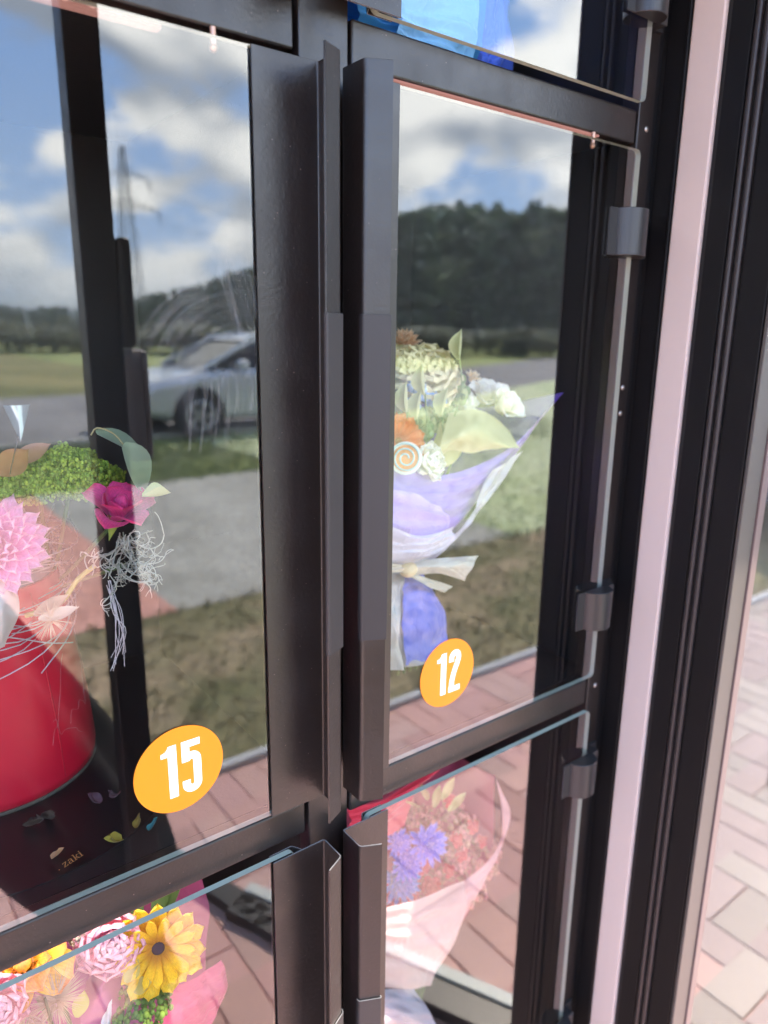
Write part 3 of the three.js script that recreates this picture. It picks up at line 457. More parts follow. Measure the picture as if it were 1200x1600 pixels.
{ // -------- middle right: lilac bouquet behind the 12 door
  const base = at(650, 1040, -0.16), t = thing('bouquet', 'bouquet of cream flowers in lilac paper with a cream bow behind the 12 sticker door', 'bouquet', V(base.x, Y0 - 0.428, -0.16)), g = at;
  const S = (name, rows, m, s, w = 0.0015, n = 22) => { const q = mesh(name, sheetGeo(rows, n * 2, n, w, s), m, t); q.position.copy(t.position).negate(); return q; };
  const LIL = paper([0.36, 0.21, 0.74], 0.1), LIL2 = paper([0.48, 0.34, 0.80], 0.12), VIO = paper([0.22, 0.13, 0.60], 0.1), MILK = paper([0.72, 0.70, 0.82], 0.35), BLUE = paper([0.12, 0.20, 0.86], 0.3);
  // far and near paper sheets
  S('paper_sheet', [[g(560, 880, -0.20), g(540, 760, -0.25), g(520, 600, -0.27)], [g(640, 880, -0.21), g(690, 760, -0.26), g(720, 640, -0.28)], [g(655, 880, -0.17), g(762, 738, -0.15), g(884, 612, -0.085)]], VIO, 1, 0.003);
  S('paper_sheet', [[g(600, 884, -0.135), g(600, 800, -0.10), g(600, 700, -0.095)], [g(630, 884, -0.13), g(650, 800, -0.095), g(672, 742, -0.10)], [g(652, 882, -0.14), g(720, 800, -0.12), g(790, 704, -0.11)], [g(662, 880, -0.16), g(752, 772, -0.14), g(884, 612, -0.086)]], LIL, 2, 0.003);
  S('paper_sheet', [[g(596, 886, -0.120), g(594, 830, -0.074), g(598, 760, -0.066)], [g(630, 886, -0.115), g(650, 835, -0.071), g(640, 770, -0.068)], [g(650, 884, -0.125), g(700, 830, -0.086), g(690, 790, -0.074)]], LIL2, 3, 0.002);
  S('tissue_sheet', [[g(600, 890, -0.112), g(596, 866, -0.078), g(600, 822, -0.058)], [g(640, 892, -0.108), g(664, 864, -0.074), g(664, 836, -0.060)], [g(660, 890, -0.120), g(706, 846, -0.088), g(712, 822, -0.080)]], MILK, 4, 0.002);
  S('tissue_sheet', [[g(655, 888, -0.15), g(724, 820, -0.118), g(770, 735, -0.098)], [g(664, 886, -0.15), g(738, 815, -0.128), g(815, 705, -0.104)]], MILK, 5, 0.002);
  // skirt below the bow
  S('paper_skirt', [[g(596, 890, -0.13), g(580, 960, -0.10), g(570, 1040, -0.09)], [g(632, 892, -0.12), g(636, 960, -0.085), g(640, 1042, -0.08)], [g(656, 892, -0.14), g(682, 950, -0.12), g(702, 1020, -0.115)]], paper([0.62, 0.62, 0.66], 0.5), 6, 0.002);
  S('paper_skirt', [[g(630, 893, -0.118), g(630, 940, -0.082), g(632, 1040, -0.076)], [g(652, 893, -0.118), g(668, 935, -0.085), g(672, 1030, -0.08)], [g(660, 894, -0.13), g(690, 945, -0.10), g(700, 1005, -0.10)]], BLUE, 7, 0.0011);
  S('paper_skirt', [[g(596, 893, -0.118), g(594, 960, -0.08), g(590, 1045, -0.075)], [g(630, 893, -0.116), g(626, 960, -0.078), g(628, 1048, -0.073)]], paper([0.82, 0.82, 0.78], 0.4), 8, 0.002);
  S('bow_ribbon', [[g(636, 878, -0.10), g(690, 872, -0.085), g(749, 868, -0.09)], [g(640, 888, -0.092), g(692, 884, -0.072), g(736, 890, -0.078)], [g(640, 900, -0.096), g(684, 896, -0.082), g(724, 908, -0.09)]], paper([0.86, 0.82, 0.70], 0.25), 9, 0.001);
  S('bow_ribbon', [[g(640, 884, -0.102), g(612, 880, -0.085), g(580, 872, -0.09)], [g(640, 894, -0.094), g(612, 894, -0.075), g(584, 890, -0.08)]], paper([0.85, 0.76, 0.60], 0.25), 10, 0.001);
  S('bow_ribbon', [[g(644, 894, -0.094), g(672, 905, -0.085), g(708, 916, -0.088)], [g(640, 900, -0.09), g(664, 914, -0.08), g(694, 926, -0.085)]], paper([0.80, 0.74, 0.58], 0.25), 11, 0.0006);
  mesh('bow_knot', new THREE.SphereGeometry(0.011, 16, 12).scale(1, 0.8, 0.8), paper([0.82, 0.66, 0.40], 0.1), t).position.copy(g(638, 890, -0.092).sub(t.position));
  // blossoms
  carnation(t, g(668, 588, -0.15), V(-0.2, 0.55, 0.8), 0.046, CREAM, 'carnation', 34, 21); carnation(t, g(632, 582, -0.16), V(-0.4, 0.6, 0.7), 0.040, CREAM, 'carnation', 30, 23);
  rose(t, g(786, 634, -0.115), V(0.1, 0.6, 0.8), 0.025, WHITE, 'rose', 17, 0.55); rose(t, g(757, 618, -0.15), V(-0.1, 0.8, 0.6), 0.024, WHITE, 'rose', 15, 0.6); rose(t, g(718, 632, -0.15), V(0, 0.6, 0.8), 0.024, WHITE, 'rose', 15, 0.8); carnation(t, g(668, 722, -0.10), V(0.1, 0.3, 1), 0.026, WHITE, 'carnation', 26, 25);
  const lil = S('lily_petal', [[g(672, 735, -0.115), g(690, 690, -0.10), g(700, 645, -0.13)], [g(700, 705, -0.105), g(724, 680, -0.085), g(748, 640, -0.115)], [g(735, 708, -0.10), g(765, 690, -0.085), g(790, 668, -0.11)], [g(760, 703, -0.105), g(790, 700, -0.09), g(812, 700, -0.10)]], solid([0.78, 0.74, 0.40], 0.3), 12, 0.0005);
  S('lily_petal', [[g(660, 735, -0.12), g(674, 700, -0.118), g(688, 655, -0.135)], [g(680, 738, -0.12), g(712, 720, -0.115), g(730, 690, -0.125)]], solid([0.66, 0.62, 0.28], 0.3), 13, 0.0005);
  gerbera(t, g(622, 690, -0.115), V(-0.2, 0.35, 1), 0.033, petalMat([210, 90, 8], [240, 110, 10], [248, 130, 22]), std([0.25, 0.08, 0.01], 0.8), 18);
  for (const [x, y, a] of [[652, 640, 1.4], [690, 636, 1.3], [636, 628, 1.6], [718, 546, 1.5], [664, 600, 1.7]]) { const b = leaf(t, 'bud', g(x, y + 16, -0.115), 0.034, 0.014, solid([0.62, 0.66, 0.34]), 0, a, 0.3, { cup: 2.2, curl: 0.1 }); mesh('bud_stem', tube([g(x, y + 14, -0.115), g(x + 3, y + 60, -0.118), g(660, 800, -0.13)], 0.0011, 12, 5), solid([0.20, 0.30, 0.10]), t).position.copy(t.position).negate(); }
  for (const [x, y, q] of [[668, 618, 1], [640, 636, 2], [682, 628, 3], [650, 606, 4]]) cluster(t, 'blue_flower', g(x, y, -0.135), 0.010, 60, 0.0028, [[0.22, 0.42, 0.78], [0.34, 0.54, 0.85]], 40 + q, 0.7);
  for (const [x, y, q] of [[630, 650, 1], [646, 668, 2], [700, 612, 3], [690, 655, 5]]) cluster(t, 'filler_leaves', g(x, y, -0.15), 0.022, 130, 0.0042, [[0.26, 0.36, 0.14], [0.40, 0.46, 0.20], [0.16, 0.26, 0.08]], 50 + q, 0.8, 0.4);
  mum(t, g(738, 592, -0.165), V(0, 0.7, 0.7), 0.013, petalMat([230, 170, 60], [240, 210, 150], [246, 236, 210]), 'daisy', 24, 0.4);
  mum(t, g(632, 540, -0.19), V(-0.3, 0.6, 0.7), 0.022, petalMat([200, 120, 60], [220, 170, 120], [230, 200, 160]), 'daisy', 50, 0.3);
  const sp = []; for (let i = 0; i <= 60; i++) { const a = i * 0.32, q = 0.003 + i * 0.00028; sp.push(V(Math.cos(a) * q, Math.sin(a) * q, 0.0045)); }
  const lo = mesh('spiral_ornament', new THREE.CylinderGeometry(0.0175, 0.0175, 0.006, 36).rotateX(Math.PI / 2), std([0.86, 0.82, 0.74], 0.5), t); lo.position.copy(g(634, 716, -0.085).sub(t.position)); lo.lookAt(EYE); mesh('orange_disc', new THREE.CircleGeometry(0.014, 30).translate(0, 0, 0.0034), std([0.9, 0.28, 0.06], 0.5), lo); mesh('spiral', tube(sp.slice(0, 52), 0.0010, 160, 6), std([0.45, 0.66, 0.72], 0.4), lo);
  mesh('stems', merge([0, 1, 2, 3, 4, 5, 6].map((i) => tube([g(628 + i * 14, 700, -0.13), g(640 + i * 3, 888, -0.13), V(base.x - 0.03 + i * 0.01, Y0 - 0.425, -0.16)], 0.002, 12, 6))), GREENL, t).position.copy(t.position).negate();
}
{ // -------- lower right: pink wrapped bouquet
  const t = thing('bouquet', 'bouquet of blue and red flowers in pale pink wrap behind the lower right door', 'bouquet', at(660, 1560, -0.14)), g = at;
  const S = (name, rows, m, s, w = 0.0015, n = 22) => { const q = mesh(name, sheetGeo(rows, n * 2, n, w, s), m, t); q.position.copy(t.position).negate(); return q; };
  S('paper_sheet', [[g(500, 1500, -0.2), g(500, 1330, -0.24), g(520, 1250, -0.25)], [g(640, 1540, -0.21), g(660, 1330, -0.25), g(690, 1180, -0.26)], [g(660, 1530, -0.17), g(745, 1400, -0.16), g(776, 1212, -0.125)]], solid([0.58, 0.10, 0.20], 0.35), 1, 0.003);
  S('paper_sheet', [[g(655, 1535, -0.135), g(700, 1420, -0.12), g(722, 1378, -0.125)], [g(664, 1530, -0.15), g(742, 1400, -0.12), g(784, 1320, -0.105)], [g(668, 1530, -0.15), g(752, 1380, -0.125), g(796, 1280, -0.108), g(778, 1212, -0.115)]], PALEPINK, 2, 0.002);
  S('paper_sheet', [[g(560, 1540, -0.10), g(570, 1470, -0.08), g(560, 1430, -0.075)], [g(640, 1545, -0.095), g(650, 1470, -0.07), g(640, 1408, -0.07)], [g(672, 1540, -0.12), g(720, 1450, -0.10), g(728, 1376, -0.115)]], paper([0.84, 0.64, 0.60], 0.4), 3, 0.0022);
  S('paper_skirt', [[g(600, 1545, -0.1), g(596, 1590, -0.08), g(590, 1640, -0.07)], [g(650, 1545, -0.1), g(680, 1600, -0.085), g(700, 1650, -0.08)]], paper([0.72, 0.68, 0.78], 0.5), 4, 0.002);
  S('red_paper', [[g(520, 1330, -0.10), g(545, 1290, -0.10), g(548, 1262, -0.11)], [g(580, 1320, -0.09), g(590, 1275, -0.10), g(600, 1248, -0.12)], [g(630, 1290, -0.12), g(650, 1240, -0.13), g(700, 1190, -0.14)]], solid([0.56, 0.02, 0.07], 0.3), 5, 0.002);
  const BL = petalMat([150, 180, 244], [120, 140, 236], [170, 175, 246]), CY = petalMat([210, 240, 120], [110, 176, 240], [120, 190, 248]);
  for (const [x, y, R, m, nm] of [[666, 1318, 0.030, BL, 1], [634, 1350, 0.024, BL, 2], [624, 1378, 0.030, CY, 3], [622, 1316, 0.020, BL, 4]]) mum(t, g(x, y, -0.11 - nm * 0.006), V(-0.25, 0.5, 0.9), R, m, 'blue_daisy', 44, 0.34);
  const RD = petalMat([200, 30, 40], [216, 44, 54], [226, 80, 84]); for (const [x, y, R] of [[672, 1388, 0.020], [622, 1412, 0.017], [640, 1404, 0.014], [712, 1312, 0.013], [738, 1292, 0.012], [720, 1334, 0.013], [752, 1314, 0.011], [660, 1354, 0.013], [700, 1360, 0.012], [606, 1420, 0.014], [700, 1250, 0.012], [690, 1400, 0.012]]) carnation(t, g(x, y, -0.13), V(-0.2, 0.5, 0.9), R, RD, 'red_flower', 16, Math.round(x));
  for (const [x, y, q] of [[690, 1340, 1], [720, 1380, 2], [650, 1390, 3], [700, 1290, 4], [640, 1290, 5], [740, 1340, 6]]) cluster(t, 'filler_flowers', g(x, y, -0.165), 0.036, 200, 0.0032, [[0.46, 0.20, 0.16], [0.52, 0.20, 0.18], [0.36, 0.22, 0.13]], 70 + q, 0.8, 0.4);
  for (const [x, y, a] of [[678, 1262, 1.2], [690, 1250, 0.8], [668, 1250, 1.8], [700, 1268, 0.4], [655, 1262, 2.2]]) leaf(t, 'leaf', g(x, y, -0.12), 0.036, 0.012, solid([0.42, 0.42, 0.16]), 0, a, 0.5);
  mesh('stems', merge([0, 1, 2, 3, 4].map((i) => tube([g(640 + i * 18, 1400, -0.15), g(640 + i * 5, 1545, -0.13), V(0.66 + i * 0.01, 0.09, -0.2)], 0.002, 12, 6))), GREENL, t).position.copy(t.position).negate();
}
{ // -------- top: blue netting bouquet
  const t = thing('bouquet', 'bouquet in bright blue netting behind the upper right door', 'bouquet', V(0.52, Y0 + 0.2305, -0.13)), g = at;
  const S = (name, rows, m, s, w = 0.0015, n = 24) => { const q = mesh(name, sheetGeo(rows, n * 2, n, w, s), m, t); q.position.copy(t.position).negate(); return q; };
  const net = dataTex(128, (u, v) => { const a = Math.abs(Math.sin((u + v) * Math.PI * 32)), b = Math.abs(Math.sin((u - v) * Math.PI * 32)), k = Math.min(a, b) < 0.35 ? 1 : 0.72; return [60 * k, 170 * k, 245 * k]; }, 2.2, true);
  const NET = soft({ map: net, roughness: 0.7 }, 0.3), DEEP = paper([0.05, 0.14, 0.72], 0.3), SKYB = paper([0.26, 0.60, 0.95], 0.35);
  S('netting', [[g(520, 60, -0.10), g(525, 20, -0.09), g(520, -80, -0.085)], [g(600, 70, -0.09), g(605, 25, -0.075), g(600, -80, -0.06)], [g(690, 90, -0.085), g(700, 45, -0.07), g(700, -80, -0.06)], [g(745, 105, -0.10), g(756, 60, -0.085), g(748, -80, -0.085)]], NET, 1, 0.0025);
  S('netting', [[g(560, 40, -0.07), g(560, -10, -0.062), g(550, -90, -0.06)], [g(640, 66, -0.066), g(646, 20, -0.055), g(640, -90, -0.05)]], NET, 2, 0.0018);
  S('blue_paper', [[g(620, 50, -0.05), g(628, 10, -0.045), g(626, -80, -0.045)], [g(680, 80, -0.048), g(688, 20, -0.042), g(680, -80, -0.045)], [g(740, 104, -0.064), g(748, 40, -0.058), g(736, -90, -0.055)]], SKYB, 3, 0.0015);
  S('blue_paper', [[g(748, 108, -0.10), g(756, 50, -0.10), g(748, -80, -0.10)], [g(784, 116, -0.11), g(788, 60, -0.11), g(778, -80, -0.11)]], DEEP, 4, 0.002);
  S('blue_paper', [[g(500, 80, -0.24), g(500, -100, -0.24)], [g(800, 150, -0.2), g(800, -100, -0.2)]], DEEP, 5, 0.003);
}
function bar(a, b, w) { const d = b.clone().sub(a), L = d.length(), g = new THREE.BoxGeometry(w, L, w); g.applyQuaternion(new THREE.Quaternion().setFromUnitVectors(V(0, 1, 0), d.normalize())); g.translate((a.x + b.x) / 2, (a.y + b.y) / 2, (a.z + b.z) / 2); return g; }
scene.fog = new THREE.FogExp2(0xdfe8e6, 0.0009);                             // thin haze over the far wood
// ------------------------------------------------------------------ what the panes mirror: the place in front of the locker
const soil = (a, b, n, oct, s, rep) => dataTex(512, (u, v) => { const k = clamp((tileFbm(u, v, n, oct, s) - 0.3) * 2.2, 0, 1), g = 0.75 + 0.5 * tileFbm(u, v, 90, 2, s + 4), q = sstep(tileFbm(u, v, 3, 3, s + 8), 0.35, 0.65) * 0.5; return [0, 1, 2].map((i) => lerp(a[i], b[i], clamp(k * 0.6 + q, 0, 1)) * g); }, rep, true);
function sheet2(name, x0, x1, z0, z1, y, mat) { return struct(name, uvMetres(new THREE.PlaneGeometry(x1 - x0, z1 - z0).rotateX(-Math.PI / 2).translate((x0 + x1) / 2, y, (z0 + z1) / 2)), mat); }
const tx = (t, rough = 0.95) => new THREE.MeshStandardMaterial({ map: t, roughness: rough });
const FIELD = tx(soil([104, 108, 60], [150, 142, 92], 4, 5, 21, 1 / 9)), GREEN = tx(soil([72, 84, 46], [116, 126, 72], 5, 5, 31, 1 / 2.1)), PALE = tx(soil([180, 192, 142], [202, 208, 170], 5, 5, 33, 1 / 2.3));
const BROWN = tx(soil([112, 110, 76], [172, 150, 124], 5, 5, 41, 1 / 1.7)), CONC = tx(soil([158, 156, 146], [184, 182, 172], 6, 5, 51, 1 / 1.9)), ROAD = tx(soil([128, 126, 124], [150, 148, 146], 8, 5, 61, 1 / 3));
const REDPAVE = tx(soil([206, 150, 134], [220, 166, 150], 12, 4, 71, 1 / 1.3)), JOINT = tx(soil([186, 144, 134], [200, 158, 146], 12, 4, 75, 1 / 0.8));
sheet2('ground', -700, 700, -300, 1200, -0.02, FIELD);
sheet2('paving', -6, 14, -3, 1.52, 0.0045, JOINT);
sheet2('meadow', 8, 320, 16.4, 200, -0.016, tx(soil([132, 146, 84], [164, 170, 110], 5, 5, 39, 1 / 11)));
sheet2('lawn', -20, 60, 1.56, 3.0, 0.004, BROWN);
{ const s = new THREE.Shape([[3.9, 3.0], [60, 3.0], [60, 22], [34, 19], [20, 15.5], [13, 12.4], [9, 10.2], [6, 9.2], [3.9, 9.0]].map((q) => new THREE.Vector2(...q))); struct('grass_verge', uvMetres(new THREE.ShapeGeometry(s).rotateX(Math.PI / 2).translate(0, 0.004, 0)), PALE); }
sheet2('grass_verge', -20, 3.9, 6.3, 9.0, 0.004, GREEN);
sheet2('path', 1.32, 3.9, 3.0, 6.3, 0.006, CONC);
sheet2('path', -20, 1.32, 3.0, 6.3, 0.006, REDPAVE);
{ const s = new THREE.Shape([[-300, 9.12], [60, 9.12], [60, 45], [40, 32], [26, 24.5], [16, 19.8], [9, 17.2], [2, 16.2], [-300, 16.2]].map((q) => new THREE.Vector2(...q))); struct('road', uvMetres(new THREE.ShapeGeometry(s).rotateX(Math.PI / 2).translate(0, -0.012, 0)), ROAD); }
struct('kerb', box(-60, 5.6, -0.05, 0.07, 9.0, 9.12, 0.01), CONC);
struct('kerb', box(-60, 60, -0.05, 0.03, 1.52, 1.56, 0.006), std([0.5, 0.5, 0.5], 0.9));
{ // paving blocks, laid in a basket weave
  const r = rng(5), list = [], g = new RoundedBoxGeometry(0.197, 0.03, 0.097, 1, 0.004), cols = [[0.57, 0.33, 0.29], [0.60, 0.35, 0.32], [0.62, 0.38, 0.33], [0.57, 0.37, 0.33]];
  const M = new THREE.Matrix4(), Q = new THREE.Quaternion(), up = V(0, 1, 0);
  for (let i = -14; i < 36; i++) for (let j = 0; j < 8; j++) for (let k = 0; k < 2; k++) {
    const odd = (i + j) & 1, x = i * 0.2 + 0.1, z = 0.0 + j * 0.19 + 0.1;
    Q.setFromAxisAngle(up, odd ? Math.PI / 2 : 0);
    list.push([new THREE.Matrix4().compose(odd ? V(x + (k - 0.5) * 0.1, -0.006 + r() * 0.002, z) : V(x, -0.006 + r() * 0.002, z + (k - 0.5) * 0.1), Q, V(1, 1, 1)), cols[Math.floor(r() * 4)]]);
  }
  const pale = (m) => { const e = m.elements; return e[12] > 1.25 && e[14] < 0.5 * e[12] - 0.22 + 0.08 * Math.sin(e[12] * 4); };
  const im = shadows(new THREE.InstancedMesh(g, std([1, 1, 1], 0.85), list.length)); im.name = 'paving_block';
  list.forEach(([m, c], i) => { im.setMatrixAt(i, m); const s = 0.86 + r() * 0.26; im.setColorAt(i, pale(m) ? (r() < 0.5 ? new THREE.Color(0.42 * s, 0.325 * s, 0.305 * s) : new THREE.Color(0.42 * s, 0.355 * s, 0.315 * s)) : new THREE.Color(c[0] * s, c[1] * s, c[2] * s)); });
  im.userData.kind = 'stuff'; im.userData.label = 'pink and sand coloured paving blocks in front of the locker'; scene.add(im);
}
{ // folded parasol leaning beside the post
  const mir = (px, py, z) => { const p = at(px, py, -z); return V(p.x, p.y, z); }, c = thing('folded_parasol', 'folded black parasol leaning beside the kiosk post', 'parasol');
  const A = mir(205, 1425, 0.88), Bq = mir(60, 1215, 0.92), C2 = mir(-85, 1005, 0.98), D2 = C2.clone().addScaledVector(C2.clone().sub(A).normalize(), 0.55), cv = new THREE.CatmullRomCurve3([A, Bq, C2, D2]);
  const P = [], I = [], n = 40, m = 40; for (let i = 0; i <= n; i++) { const t = i / n, o = cv.getPoint(t), R = 0.03 + 0.135 * Math.pow(Math.sin(Math.PI * clamp(0.06 + 0.9 * Math.pow(t, 0.62), 0, 1)), 0.8); for (let k = 0; k <= m; k++) { const a = k / m * 6.2832, q = R * (1 + 0.13 * Math.cos(a * 8 + t * 3)); P.push(o.x + Math.cos(a) * q, o.y, o.z + Math.sin(a) * q); } }
  for (let i = 0; i < n; i++) for (let k = 0; k < m; k++) { const q = i * (m + 1) + k; I.push(q, q + m + 1, q + 1, q + 1, q + m + 1, q + m + 2); }
  const g = new THREE.BufferGeometry(); g.setAttribute('position', new THREE.Float32BufferAttribute(P, 3)); g.setIndex(I); g.computeVertexNormals(); mesh('canopy', g, std([0.008, 0.008, 0.009], 0.95), c);
  const dn = A.clone().sub(Bq).normalize(); mesh('pole', bar(A.clone().addScaledVector(dn, -0.1), A.clone().addScaledVector(dn, (A.y - 0.02) / -dn.y), 0.035), DARK, c);
}
{ // steel channels let into the paving beside the locker
  const strip = (g, ax, az, bx, bz, off, w, h) => { const a = V(ax, 0, az), b = V(bx, 0, bz), d = b.clone().sub(a), L = d.length(), n = V(d.z, 0, -d.x).normalize(); const q = new RoundedBoxGeometry(w, h, L, 1, 0.003); q.rotateY(Math.atan2(d.x, d.z)); q.translate((ax + bx) / 2 + n.x * off, 0.0095 + h / 2, (az + bz) / 2 + n.z * off); return q; };
  const c = thing('floor_channel', 'black floor channel with a pale edge running towards the locker', 'channel'); mesh('channel', strip(0, 0.70, 0.98, 1.10, 0.14, 0.055, 0.07, 0.03), DARK, c); mesh('edge_strip', strip(0, 0.70, 0.98, 1.10, 0.14, 0, 0.032, 0.034), std([0.50, 0.53, 0.50], 0.5), c);
  const k = thing('floor_channel', 'short black floor channel nearer the kiosk post', 'channel'); mesh('channel', strip(0, 0.56, 1.30, 0.76, 0.62, 0, 0.06, 0.03), DARK, k);
}
// kiosk roof on posts; it shades the upper doors
{
  const k = thing('kiosk_roof', 'flat black kiosk roof on slim posts over the locker', 'roof');
  mesh('roof_slab', box(-2.2, 2.5, 2.36, 2.46, -0.6, 0.70, 0.004), BLACK, k);
  for (const x of [0.3155, -1.9, 2.3]) mesh('post', box(x, x + 0.050, 0.011, 2.359, 0.632, 0.672, 0.003), BLACK, k);
  mesh('control_box', box(0.3665, 0.386, Y0 - 0.03, Y0 + 0.128, 0.622, 0.680, 0.008), DARK, k);
  mesh('control_box', box(0.3665, 0.404, Y0 - 0.205, Y0 - 0.032, 0.628, 0.680, 0.010), std([0.22, 0.22, 0.23], 0.5), k);
}
{ // lattice mast
  const p = thing('power_pylon', 'grey steel lattice mast with cross arms above the trees', 'pylon', V(45.5, 0, 133)), S = std([0.16, 0.17, 0.18], 0.7), H = 31, m = [];
  const half = (y) => lerp(2.3, 0.35, Math.pow(y / H, 0.8)), corner = (y, k) => V((k & 1 ? 1 : -1) * half(y), y, (k & 2 ? 1 : -1) * half(y));
  const lv = [0, 5, 9.5, 13.5, 17, 20, 22.6, 25, 27.2, 29.2, 31];
  for (let i = 0; i + 1 < lv.length; i++) for (const [a, b] of [[0, 1], [1, 3], [3, 2], [2, 0]]) { m.push(bar(corner(lv[i], a), corner(lv[i + 1], a), 0.12)); m.push(bar(corner(lv[i], a), corner(lv[i + 1], b), 0.06)); m.push(bar(corner(lv[i], b), corner(lv[i + 1], a), 0.06)); m.push(bar(corner(lv[i + 1], a), corner(lv[i + 1], b), 0.06)); }
  mesh('mast', merge(m), S, p);
  for (const [y, L, R] of [[26.4, -3.4, 4.4], [21.5, -4.8, 5.8]]) {
    const g = []; for (const z of [-0.5, 0.5]) { g.push(bar(V(L, y, 0), V(0, y + 0.5, z), 0.09), bar(V(R, y, 0), V(0, y + 0.5, z), 0.09), bar(V(0, y + 1.5, z * 0.6), V(R, y, 0), 0.07), bar(V(0, y + 1.5, z * 0.6), V(L, y, 0), 0.07)); }
    mesh('cross_arm', merge(g), S, p);
    for (const x of [L, R]) mesh('insulator', new THREE.CylinderGeometry(0.16, 0.16, 1.9, 8).translate(x, y - 1, 0), S, p);
  }
  const w = []; for (const [x, y] of [[4.4, 24.3], [5.8, 19.5]]) { const q = []; for (let i = 0; i <= 16; i++) q.push(V(x + i * 14, y + 0.018 * Math.pow(i * 14 - 112, 2) * 0.05 - 11.3 + i * 0.3, -i * 2)); w.push(tube(q, 0.035, 48, 4)); }
  mesh('wire', merge(w), S, p);
}
// trees: trunk and a crown of leaf clumps
function treeGeo(seed, pine) {
  const r = rng(seed), P = [], N = [], n = pine ? 900 : 1000, H = 1;
  const clumps = []; for (let i = 0; i < (pine ? 26 : 20); i++) { const t = r(), y = pine ? 0.18 + 0.8 * t : 0.28 + 0.62 * t, w = pine ? 0.19 * (1 - Math.pow(t, 1.6)) + 0.02 : 0.24 * Math.sin(Math.PI * (0.16 + 0.8 * t)), a = r() * 6.283, q = Math.sqrt(r()); clumps.push([Math.cos(a) * w * q, y, Math.sin(a) * w * q, pine ? 0.055 + 0.03 * r() : 0.075 + 0.05 * r()]); }
  for (let i = 0; i < n; i++) {
    const c = clumps[Math.floor(r() * clumps.length)], u = r() * 2 - 1, a = r() * 6.283, s = Math.sqrt(1 - u * u), d = Math.pow(r(), 0.4) * c[3];
    const x = c[0] + s * Math.cos(a) * d, y = c[1] + u * d * (pine ? 0.6 : 0.8), z = c[2] + s * Math.sin(a) * d, k = 0.02 + 0.018 * r();
    for (let j = 0; j < 3; j++) { const b = r() * 6.283, e = r() * 2 - 1; P.push(x + Math.cos(b) * k, y + e * k, z + Math.sin(b) * k); N.push(s * Math.cos(a), u + 0.35, s * Math.sin(a)); }
  }
  const t = new THREE.CylinderGeometry(0.006, 0.018, 0.8, 6).translate(0, 0.4, 0).toNonIndexed();
  P.push(...t.attributes.position.array); N.push(...t.attributes.normal.array);
  const g = new THREE.BufferGeometry(); g.setAttribute('position', new THREE.Float32BufferAttribute(P, 3)); g.setAttribute('normal', new THREE.Float32BufferAttribute(N, 3)); return g;
}
{
  const r = rng(77), LEAF = phys([1, 1, 1], 0.9, { transmission: 0.4, thickness: 0, side: THREE.DoubleSide }), kinds = [treeGeo(1, true), treeGeo(2, true), treeGeo(3, false), treeGeo(4, false)], put = [[], [], [], []];
  const dirp = (az, dist) => [Math.sin(az) * dist, Math.cos(az) * dist - 0.5];
  for (let i = 0; i < 860; i++) {
    const az = (8 + 62 * r()) * Math.PI / 180, deg = az * 57.3, dist = 112 + 45 * r() + (deg < 18 ? 40 : 0), k = r() < 0.72 ? Math.floor(r() * 2) : 2 + Math.floor(r() * 2);
    const el = deg < 16 ? 0.022 : lerp(0.034, 0.145, sstep(deg, 17, 43)), h = (dist * el * (0.72 + 0.36 * r()) + 1.4) * (k < 2 ? 1.04 : 0.9), [x, z] = dirp(az, dist);
    put[k].push([x, z, h, (k < 2 ? 0.85 : 1) * (0.6 + 0.9 * r()), r() * 6.28, k < 2 ? [0.10, 0.17, 0.08] : [0.14, 0.19, 0.07]]);
  }
  for (let i = 0; i < 520; i++) { const az = (6 + 64 * r()) * Math.PI / 180, dist = 42 + 60 * r(), [x, z] = dirp(az, dist); put[2 + Math.floor(r() * 2)].push([x, z, 0.9 + 1.1 * r(), 4.2, r() * 6, [0.20, 0.23, 0.11]]); }
  kinds.forEach((g, k) => {
    const im = shadows(new THREE.InstancedMesh(g, LEAF, put[k].length)); im.name = ['pine_forest', 'pine_forest_001', 'broadleaf_forest', 'broadleaf_forest_001'][k];
    const Q = new THREE.Quaternion();
    put[k].forEach(([x, z, h, w, a, c], i) => { Q.setFromAxisAngle(V(0, 1, 0), a); im.setMatrixAt(i, new THREE.Matrix4().compose(V(x, -0.1, z), Q, V(h * w * (k < 2 ? 1 : 1), h, h * w))); const s = 0.7 + 0.7 * r(); im.setColorAt(i, new THREE.Color(c[0] * s, c[1] * s, c[2] * s)); });
    im.userData.kind = 'stuff'; im.userData.label = k < 2 ? 'dark pine wood beyond the road' : 'bushes and broadleaf trees along the field'; scene.add(im);
  });
}
